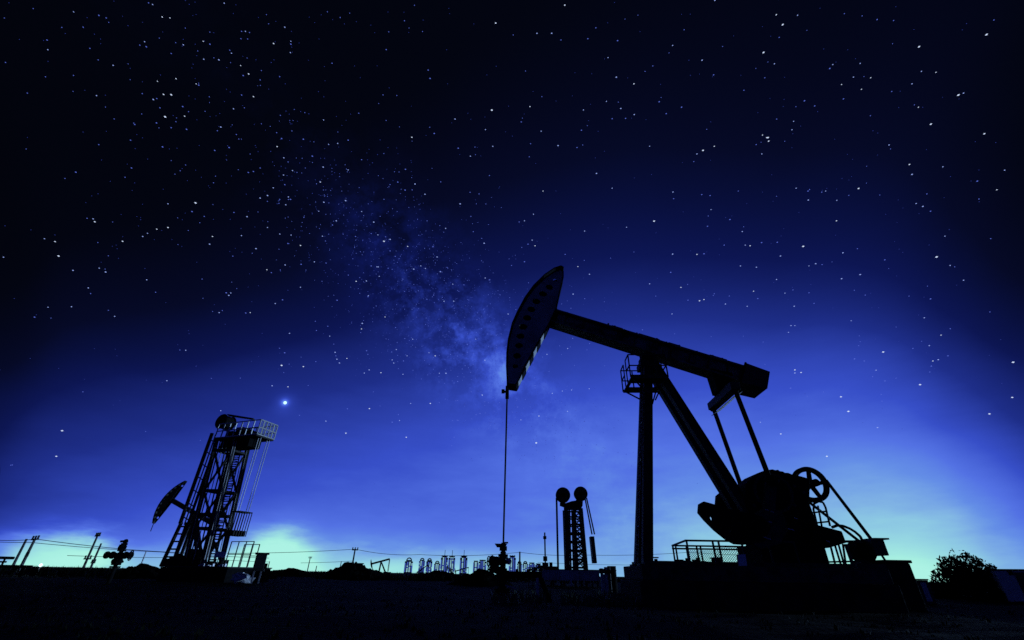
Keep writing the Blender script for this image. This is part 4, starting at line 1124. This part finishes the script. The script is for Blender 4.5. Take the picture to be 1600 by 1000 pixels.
# ================================================================== RIGHT SIDE: bush, cabin, low box
def leaf_cloud(n, fn, size, seed, m, name, parent=None):
    r = random.Random(seed); mb = MB(); vs = []; fs = []
    for _ in range(n):
        c_, nd = fn(r)
        L_ = size * r.uniform(.6, 1.4); a = V((r.gauss(0, 1), r.gauss(0, 1), r.gauss(0, .7))).normalized(); a = (a + nd * .9).normalized(); b = a.cross(V((r.gauss(0, 1), r.gauss(0, 1), r.gauss(0, 1)))).normalized()
        k = len(vs); vs += [c_ - a * L_ * .5, c_ + b * L_ * .2 , c_ + a * L_ * .5, c_ - b * L_ * .2]; fs.append((k, k + 1, k + 2, k + 3))
    mb.add(vs, fs); return mb.build(name, m, parent)
def bush(px, Y, wid, h, label, seed, group=None, cat='tree', n=7500, leaf=.2):
    g0 = ground_point(px, Y, 0); e = bpy.data.objects.new('tree', None); C.objects.link(e); e.location = g0; tag(e, label, cat, group)
    r = random.Random(seed); br_ = MB(); tips = []
    for k in range(11):
        a = r.uniform(0, 2 * PI); sp_ = r.uniform(.25, 1.0) * wid * .5; hh = h * (1.0 - .75 * (sp_ / (wid * .5)) ** 1.5) * r.uniform(.72, 1.0)
        p0 = V((r.uniform(-.1, .1), r.uniform(-.1, .1), -.1)); p1 = V((math.cos(a) * sp_ * .4, math.sin(a) * sp_ * .4, hh * .5)); p2 = V((math.cos(a) * sp_ * .95, math.sin(a) * sp_ * .85, hh * .92))
        br_.tube(p0, p1, .06, 6, r2=.04); br_.tube(p1, p2, .04, 6, r2=.012); tips.append((p0, p1, p2, hh))
        for _ in range(4):
            t = r.uniform(.2, 1); b0 = p1.lerp(p2, t); b1 = b0 + V((r.gauss(0, .3), r.gauss(0, .3), r.uniform(.0, .35))) * wid * .3; br_.tube(b0, b1, .018, 5, r2=.006); tips.append((b0, b0.lerp(b1, .5), b1, hh))
    for k in range(12):
        a = r.uniform(0, 2 * PI); sp_ = wid * r.uniform(.25, .5); p1 = V((math.cos(a) * sp_ * .5, math.sin(a) * sp_ * .5, .12)); p2 = V((math.cos(a) * sp_, math.sin(a) * sp_, r.uniform(.15, .55)))
        br_.tube(V((0, 0, -.05)), p1, .03, 5, r2=.02); br_.tube(p1, p2, .02, 5, r2=.008); tips += [(p1, p1.lerp(p2, .4), p2, h)] * 3
    br_.build('trunk', BARK, e)
    def fn(rr):
        if rr.random() < .6:                     # body of the crown
            a = rr.uniform(0, 2 * PI); q = rr.random() ** .5; top = h * (1 - q ** 1.9) * (1 + .10 * math.sin(3 * a + 1) + .07 * math.sin(8 * a * q))
            return V((math.cos(a) * q * wid * .5, math.sin(a) * q * wid * .5, max(.03, top * rr.random() ** .6 * .93))), V((math.cos(a) * .6, math.sin(a) * .6, .7))
        p0, p1, p2, hh = rr.choice(tips); t = rr.random() ** .6; c_ = p1.lerp(p2, t * 1.12); sp2 = .10 * wid * (.25 + .5 * (1 - t))
        c_ = c_ + V((max(-1.6, min(1.6, rr.gauss(0, 1))) * sp2, rr.gauss(0, sp2), max(-1.6, min(1.5, rr.gauss(0, 1))) * sp2 * .8))
        c_.z = max(c_.z, .03); return c_, (p2 - p1).normalized()
    leaf_cloud(n, fn, leaf, seed + 1, LEAF, 'crown', e)
    return e
bush(1514, 24, 3.9, 2.15, 'round leafy dark bush between the lidded box and the pale cabin', 21)
FG = Frame(1580, 912, 22.0, math.radians(-30), z=0.0)
cbn = FG.empty('site_cabin'); tag(cbn, 'pale low sheet-metal site cabin cut off by the right edge', 'cabin')
zt = FG.P(1560, 889, 0).z; xa_ = FG.P(1558, 900, 0).x; xb5 = xa_ + 3.6
MB().box(xa_, xb5, 0, 2.4, -.2, zt - .07).build('cabin_wall', CABIN, cbn); MB().box(xa_ - .06, xb5 + .06, -.06, 2.46, zt - .068, zt).build('cabin_roof', STEEL, cbn)
xm = FG.P(1586, 900, 0).x
MB().box(xm, xb5 - .2, -.03, -.002, .1, zt - .12).build('cabin_door', STEEL2, cbn)
q = FG.P(1579, 895.5, 0); MB().box(q.x - .07, q.x + .07, -.05, -.002, q.z - .08, q.z + .08).build('cabin_vent', BLACKM, cbn)
FJ = Frame(1441, 910, 20.0, math.radians(-10), z=0.0)
jb_ = FJ.empty('equipment_crate'); tag(jb_, 'small low crate on the ground between the lidded box and the bush', 'crate')
zt = FJ.P(1440, 904.5, 0).z; xa_, xb6 = FJ.P(1431, 908, 0).x, FJ.P(1450, 908, 0).x
MB().box(xa_, xb6, 0, .5, -.1, zt - .05).build('crate_body', STEEL2, jb_); MB().box(xa_ - .02, xb6 + .02, -.03, .53, zt - .048, zt).build('crate_lid', STEEL, jb_)
MB().box(xa_ + .12, xb6 - .12, -.02, -.002, .1, zt - .12).build('crate_panel', GALV, jb_)

# ================================================================== CITY
YC = 1400.0
def tower_block(x0, x1, ytop, label, crown, cols, depth=22.0, dark=False):
    Y = YC + (x0 % 7) * 12
    a, b = at(x0, 880, Y), at(x1, 880, Y); h = at((x0 + x1) / 2, ytop, Y).z; w = b.x - a.x
    e = bpy.data.objects.new('apartment_tower', None); C.objects.link(e); e.location = ((a.x + b.x) / 2, Y, 0); e.rotation_euler = (0, 0, -math.atan2((a.x + b.x) / 2, Y))
    tag(e, label, 'building', 'city tower blocks on the skyline')
    bh = h * (.80 if crown == 'arch' else .93)
    MB().box(-w * .32, w * .32, 0, depth, 0, bh).build('main_block', WALLM, e)
    MB().box(-w * .5, -w * .3205, 2.5, depth - 2, 0, bh * .94).build('side_wing', ROOFM if dark else WALLM, e)
    MB().box(w * .3205, w * .5, 2.5, depth - 2, 0, bh * .94).build('side_wing', ROOFM if dark else WALLM, e)
    # a slab per storey and column: lit windows, and added panes glowing haze blue
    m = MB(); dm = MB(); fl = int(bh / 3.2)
    r = random.Random(int(x0 * 10))
    for c_ in range(cols):
        xc_ = -w * .28 + w * .56 * (c_ + .5) / cols; ww = w * .56 / cols * .62
        lit = r.random() < .6
        for k in range(1, fl):
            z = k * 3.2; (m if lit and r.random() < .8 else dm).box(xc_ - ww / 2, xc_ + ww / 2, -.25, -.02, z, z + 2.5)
    for s_ in (-1, 1):
        xc_ = s_ * w * .41
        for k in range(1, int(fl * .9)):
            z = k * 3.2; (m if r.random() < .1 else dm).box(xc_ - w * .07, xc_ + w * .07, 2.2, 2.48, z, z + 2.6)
    m.build('lit_window', GLOWWIN, e)['kind'] = 'stuff'; dm.build('haze_pane', HAZEPANE, e)['kind'] = 'stuff'
    if crown == 'arch':
        rr = w * .30
        g_ = MB(); g_.ring((0, depth / 2, bh), (0, 1, 0), rr, 1.5, 16, 6, 0 if True else 0, 2 * PI)
        g_.box(-w * .36, w * .36, 1, depth - 1, bh + .02, bh + 1.6); g_.build('arched_crown', ROOFM, e)
    elif crown == 'mast':
        g_ = MB(); g_.box(-w * .12, w * .12, 4, depth - 4, bh + .02, h); g_.tube((0, depth / 2, h), (0, depth / 2, h + 14), .8, 6); g_.box(-w * .45, w * .45, 2, depth - 2, bh + .02, bh + 2); g_.build('roof_crown', ROOFM, e)
    else:
        g_ = MB(); g_.box(-w * .42, w * .42, 1, depth - 1, bh + .02, bh + 2.4)
        for u in (-.3, 0, .3): g_.box(w * u - 2, w * u + 2, 5, depth - 5, bh + 2.42, h)
        g_.build('roof_crown', ROOFM, e)
CITY = [(632.5, 645, 871, 'palest city tower at the far left of the skyline, arched crown', 'arch', 2, 0),
        (654.5, 664, 870.5, 'left one of two matching arched city towers above the nodding distant pumpjack', 'arch', 2, 0),
        (666, 675.5, 871, 'right one of two matching arched city towers above the nodding distant pumpjack', 'arch', 2, 0),
        (678.5, 688, 876, 'shorter dark arched city tower left of the twin tall blocks', 'arch', 2, 1),
        (688.5, 699.5, 867.5, 'left one of the twin tall city blocks, with a roof mast', 'mast', 2, 0),
        (700.5, 710.8, 868, 'right one of the twin tall city blocks, with a roof mast', 'mast', 2, 0),
        (718.5, 730, 867.5, 'lone tall city tower with wide dark cap, right of the twin blocks', 'mast', 2, 0),
        (739.5, 747.5, 876, 'narrower half of the paired city slab left of the near wellhead', 'flat', 1, 1),
        (748, 760, 874.5, 'wider half of the paired city slab left of the near wellhead', 'flat', 3, 1),
        (795, 806, 867.5, 'tall bright city block just right of the near wellhead', 'flat', 2, 1),
        (808, 815.5, 875, 'left one of two arched city blocks around the right utility pole', 'arch', 2, 0),
        (816.5, 825, 875.5, 'right one of two arched city blocks around the right utility pole', 'arch', 2, 0),
        (826, 836, 879, 'low city block left of the antenna mast', 'flat', 2, 0),
        (836.5, 846, 880.5, 'lowest city block, touching the raised deck in view', 'flat', 2, 1)]
for (x0, x1, yt, lab, cr, cols, dk_) in CITY: tower_block(x0, x1, yt, lab, cr, cols, dark=bool(dk_))

# ================================================================== GROUND COVER
def tufts(name, n, place, hgt, seed, m, label):
    r = random.Random(seed); vs = []; fs = []
    for _ in range(n):
        x, y = place(r); z = ground_z(x, y) - .02
        for _b in range(r.randint(3, 6)):
            a = r.uniform(0, 2 * PI); h = hgt * r.uniform(.4, 1.25); ln = h * r.uniform(.15, .8); wv = .012 + h * .035
            dx, dy = math.cos(a), math.sin(a); k = len(vs)
            bx_, by_ = x + r.gauss(0, .05), y + r.gauss(0, .05)
            vs += [(bx_ - dy * wv, by_ + dx * wv, z), (bx_ + dy * wv, by_ - dx * wv, z), (bx_ + dx * ln * .45 + dy * wv * .8, by_ + dy * ln * .45 - dx * wv * .8, z + h * .65), (bx_ + dx * ln * .45 - dy * wv * .8, by_ + dy * ln * .45 + dx * wv * .8, z + h * .65), (bx_ + dx * ln, by_ + dy * ln, z + h)]
            fs += [(k, k + 1, k + 2, k + 3), (k + 3, k + 2, k + 4)]
    o = MB().add(vs, fs).build(name, m); return tag(o, label, kind='stuff')
def wide(r):
    a = r.uniform(-52, 52) * PI / 180; d = 5 + 75 * r.random() ** 1.3; return d * math.sin(a), d * math.cos(a)
tufts('grass', 3000, wide, .08, 5, LEAF, 'sparse dark grass over the oilfield ground')
def nearw(r):
    q = at(r.choice((r.uniform(930, 990), r.uniform(880, 992), r.uniform(770, 860))), 905, 1); Y = r.uniform(15.5, 21); return q.x * Y, Y
tufts('weeds', 330, nearw, .30, 9, LEAF2, 'pale weeds growing round the pumpjack foundation and wellhead')
CL = [(rnd.uniform(-48, 48), rnd.uniform(55, 125), rnd.uniform(.6, 4)) for _ in range(70)]
def far(r):
    a, d, w = r.choice(CL); a *= PI / 180; return d * math.sin(a) + r.gauss(0, w), d * math.cos(a) + r.gauss(0, w)
tufts('scrub', 3600, far, .75, 11, LEAF, 'low dark scrub along the far edge of the field')

# ================================================================== STARS
STARS = [(73.5,62.5),(154.5,24.0),(166.0,28.0),(238.5,7.0),(253.5,26.5),(265.5,28.0),(445.0,42.5),(427.5,68.0),(454.5,64.5),(454.5,69.0),(376.5,60.5),(342.0,93.5),(317.5,64.5),(328.0,69.0),(286.5,70.0),(376.0,102.5),(437.0,119.5),(275.0,123.0),(246.0,127.0),(255.5,147.5),(210.5,194.5),(204.0,219.0),(254.0,229.5),(345.0,198.5),(335.5,235.0),(358.0,230.5),(456.0,204.5),(505.5,187.5),(513.5,225.5),(544.0,219.0),(565.0,249.5),(603.5,77.5),(669.0,109.5),(672.0,122.5),(711.0,186.0),(758.5,202.5),(716.0,231.5),(735.0,244.0),(678.5,208.5),(643.5,214.5),(633.5,264.5),(664.0,303.5),(734.5,300.5),(748.5,303.0),(719.0,318.5),(739.5,362.0),(756.5,380.0),(621.5,284.5),(633.0,297.0),(648.5,287.5),(406.5,262.5),(396.0,268.0),(388.0,269.5),(457.0,266.5),(443.0,273.5),(427.0,293.5),(445.0,288.5),(418.0,305.5),(406.5,309.5),(300.0,330.5),(365.5,332.0),(386.0,338.5),(418.0,355.5),(437.0,311.5),(446.5,320.0),(454.0,311.5),(506.0,316.0),(540.0,313.5),(565.0,330.5),(584.0,347.0),(262.5,355.5),(230.5,364.5),(223.0,369.5),(245.0,358.0),(69.5,373.0),(86.0,377.5),(191.5,377.0),(114.0,422.5),(155.0,419.0),(165.0,425.0),(75.0,480.0),(54.0,495.5),(353.5,457.5),(357.5,461.5),(441.5,468.5),(342.5,488.5),(384.0,489.0),(391.0,488.5),(417.0,421.5),(424.0,426.0),(445.5,414.0),(400.0,388.5),(327.5,381.5),(332.0,369.5),(469.5,383.5),(450.0,380.5),(470.5,413.0),(118.5,269.0),(205.5,262.5),(145.5,342.0),(148.0,346.5),(519.5,351.5),(525.5,345.0),(555.5,369.5),(590.5,367.0),(602.5,370.0),(609.5,374.0),(609.5,392.0),(617.5,400.5),(637.0,385.0),(646.5,420.5),(657.5,415.5),(688.0,424.5),(676.5,385.5),(683.0,401.5),(580.0,415.5),(591.0,417.0),(606.5,419.0),(556.5,439.5),(509.5,411.0),(572.5,439.0),(526.5,469.0),(575.0,463.5),(677.5,461.0),(667.0,467.5),(709.0,470.5),(707.5,444.0),(115.0,18.5),(130.0,42.5),(377.5,49.0),(383.5,49.0),(359.0,78.5),(380.0,118.0),(388.5,115.5),(218.5,70.5),(228.5,73.0),(267.5,83.5),(306.5,131.0),(310.5,133.0),(377.5,148.5),(396.0,151.0),(245.0,154.0),(239.5,155.5),(250.0,168.5),(285.5,166.5),(288.5,181.5),(244.5,192.0),(267.5,199.5),(291.5,202.0),(433.0,229.0),(440.0,216.5),(474.0,217.5),(488.0,244.0),(505.0,261.0),(500.5,284.5),(498.0,330.0),(508.5,376.5),(580.0,365.0),(882.5,8.0),(931.0,43.5),(918.5,60.5),(1069.0,46.5),(839.0,52.0),(862.0,52.0),(965.0,63.5),(1051.0,71.0),(1213.0,23.0),(1217.5,58.5),(1097.0,94.0),(1117.0,0.5),(1370.5,30.5),(1344.0,99.0),(1296.5,107.0),(1333.5,120.5),(1360.5,121.5),(1195.0,121.5),(1115.0,117.0),(1030.0,159.0),(1065.0,167.5),(1041.0,177.5),(963.0,120.5),(950.0,90.0),(1020.0,103.0),(1505.5,145.5),(1435.0,167.5),(1425.0,131.0),(1462.5,113.0),(1315.0,132.0),(1346.0,139.5),(1318.0,154.5),(1273.0,165.5),(1257.0,157.5),(1213.5,186.0),(1240.0,189.5),(1191.5,211.0),(1198.0,215.0),(1201.0,220.5),(1084.0,252.5),(1089.0,240.5),(1116.0,228.5),(1015.0,228.5),(828.0,166.5),(814.5,190.5),(829.0,224.5),(872.0,227.5),(827.0,245.0),(932.0,271.0),(956.5,294.0),(848.5,298.5),(819.5,345.0),(979.0,355.0),(913.5,361.0),(1096.5,304.0),(1109.5,305.5),(1052.5,310.5),(1051.5,300.0),(1111.0,327.5),(1140.5,343.0),(1105.5,353.5),(1153.5,298.5),(1244.0,294.0),(1262.5,298.5),(1263.0,312.5),(1307.5,313.0),(1290.0,298.5),(1307.0,345.0),(1421.0,257.0),(1425.0,272.5),(1431.5,318.0),(1442.0,322.5),(1454.0,330.0),(1527.0,283.0),(1557.5,296.5),(1476.5,369.0),(1382.5,406.0),(1164.5,383.0),(1172.0,384.0),(1214.5,378.5),(1190.0,379.0),(1219.5,400.0),(1182.0,417.5),(1157.0,415.5),(1131.5,383.0),(1089.0,397.5),(1100.0,396.5),(1051.0,397.0),(1048.0,425.5),(921.0,428.5),(1015.0,443.5),(1064.0,449.0),(1116.0,459.0),(1139.5,462.5),(1133.5,475.0),(1177.5,455.0),(1184.0,466.5),(1226.5,458.0),(1239.0,453.0),(1264.0,415.5),(1274.5,412.0),(1284.5,413.5),(1315.0,435.5),(1344.0,429.0),(1352.0,461.0),(1317.0,395.0),(825.0,381.5),(836.0,384.0),(883.0,397.5),(819.5,409.0),(903.0,416.5),(895.5,459.5),(1075.0,469.0),(1093.0,470.0),(1100.0,468.0),(1050.0,490.5),(1167.5,478.5),(1241.0,478.5),(1272.0,474.0),(1264.0,457.5),(1454.0,467.0),(990.5,131.0),(956.5,185.5),(977.5,185.0),(991.0,179.0),(970.0,169.5),(908.5,203.5),(910.5,226.5),(901.5,230.5),(436.8,544.0),(444.8,551.2),(523.6,550.4),(524.8,556.0),(530.4,567.2),(542.0,560.0),(572.8,548.0),(574.8,553.6),(612.0,550.0),(612.8,562.4),(615.2,567.2),(576.8,578.0),(595.2,582.4),(629.6,584.8),(641.6,630.4),(672.4,630.4),(612.8,659.6),(577.2,638.4),(509.2,658.0),(540.4,676.8),(542.8,638.8),(634.8,683.2),(750.0,646.0),(757.6,562.8),(743.2,530.0),(601.6,495.2),(564.8,514.0),(575.6,462.0),(515.2,525.2),(526.8,469.2),(526.4,561.2),(670.4,551.2),(688.0,424.0),(492.8,502.0),(452.4,520.8),(474.0,572.8),(450.0,604.4),(425.2,602.8),(494.4,516.4),(566.0,505.2),(636.0,556.0),(630.4,564.0),(644.8,530.0),(680.0,556.0),(686.4,583.2),(696.8,583.2),(715.2,596.0),(744.0,648.0),(808.8,636.0),(837.2,692.0),(867.2,652.0),(842.0,650.0),(1232.0,519.2),(1236.0,508.8),(1242.0,508.8),(1330.0,501.2),(1426.4,544.4),(1452.0,540.0),(1470.4,523.6),(1335.2,560.8),(1350.4,564.0),(1242.0,578.0),(1242.0,582.8),(1251.6,582.0),(1235.2,606.4),(1400.0,590.8),(1382.8,595.2),(1457.6,564.0),(1466.0,562.0),(1455.2,572.0),(1452.8,581.2),(1481.2,556.0),(1371.2,668.0),(1229.2,675.2),(1220.0,678.0)]
BIGSTARS = [(267.5,148.0),(258.0,182.5),(774.5,36.0),(768.5,172.0),(305.5,317.0),(91.5,400.0),(1223.0,38.5),(1193.0,82.0),(1436.0,73.0),(1541.5,54.0),(1497.5,148.5),(1454.5,194.0),(1538.0,209.0),(1098.5,235.0),(1022.0,345.5),(1341.5,294.5),(1463.5,401.5),(1255.0,385.0),(1380.0,550.0),(1314.0,620.0),(1325.6,642.8),(1437.6,601.0),(1583.0,566.0),(1581.6,621.0),(1546.0,646.7),(1292.0,713.0),(88.0,713.0),(97.0,673.0),(440.0,571.0),(600.0,377.0),(838.0,692.0),(1200.0,215.0)]

def star_mesh():
    r = random.Random(99); mb = MB(); R = 5200.0; k1 = R / F_PX
    def add(px, py, sz, mi, el=1.0):
        d = pix_dir(px, py); c = V((0, 0, CAM_Z)) + d * R
        q = F_PX / math.sqrt(F_PX ** 2 + (px - 800) ** 2 + (py - 500) ** 2)       # same apparent size over the frame
        x = V((d.y, -d.x, 0)).normalized(); y = x.cross(d)
        a, b = sz * k1 * q * el, sz * k1 * q
        mb.add([c - x * a, c + x * a, c - y * b, c + y * b, c - d * b, c + d * b], [(0, 2, 4), (2, 1, 4), (1, 3, 4), (3, 0, 4), (2, 0, 5), (1, 2, 5), (3, 1, 5), (0, 3, 5)], mi)
    for (x, y) in STARS: add(x, y, r.uniform(.6, .9), r.choice((1, 1, 2, 2, 3)), 1.5)
    for (x, y) in BIGSTARS: add(x, y, r.uniform(.95, 1.25), 3, 1.5)
    # the many faint ones: thicker towards the Milky Way and the upper left, thinning in the glow
    n = 0
    while n < 1500:
        x = r.uniform(-250, 1850); y = r.uniform(-250, 800)
        dm = abs((x - 560) * 310 - (y - 345) * 280) / 417.0
        p = .22 + .75 * math.exp(-(dm / 150) ** 2) * (1 if y > 250 else .45)
        if y > 560: p *= max(.06, 1 - (y - 560) / 210)
        if x > 1450 or x < 120: p *= .55
        if r.random() > p: continue
        u = r.random(); add(x, y, .42 + .4 * u ** 3, 0 if u < .62 else 1 if u < .93 else 2, 1.2); n += 1
    for _ in range(1500):                        # the grain of the Milky Way
        t = r.gauss(.52, .42); w = r.gauss(0, 62); x = 560 + 280 * t + w * .74; y = 345 + 310 * t - w * .67
        if y < 720 and -50 < x < 1650: add(x, y, r.uniform(.38, .62), 0 if r.random() < .7 else 1, 1.1)
    o = mb.build('stars', [star_mat('faint_star', (52, 66, 160), 1), star_mat('dim_star', (88, 108, 215), 1), star_mat('clear_star', (150, 172, 245), 1), star_mat('bright_star', (208, 224, 255), 1.0)])
    tag(o, 'scattered stars of the night sky', kind='stuff')
star_mesh()
d = pix_dir(445.5, 629.3)
pln = MB().blob((0, 0, 0), 16, 16, 16, 0).build('bright_planet', star_mat('planet_light', (190, 242, 245), 1.5), smooth=True)
pln.location = V((0, 0, CAM_Z)) + d * 5200
tag(pln, 'single brightest planet above and right of the tall railed tower', 'planet')
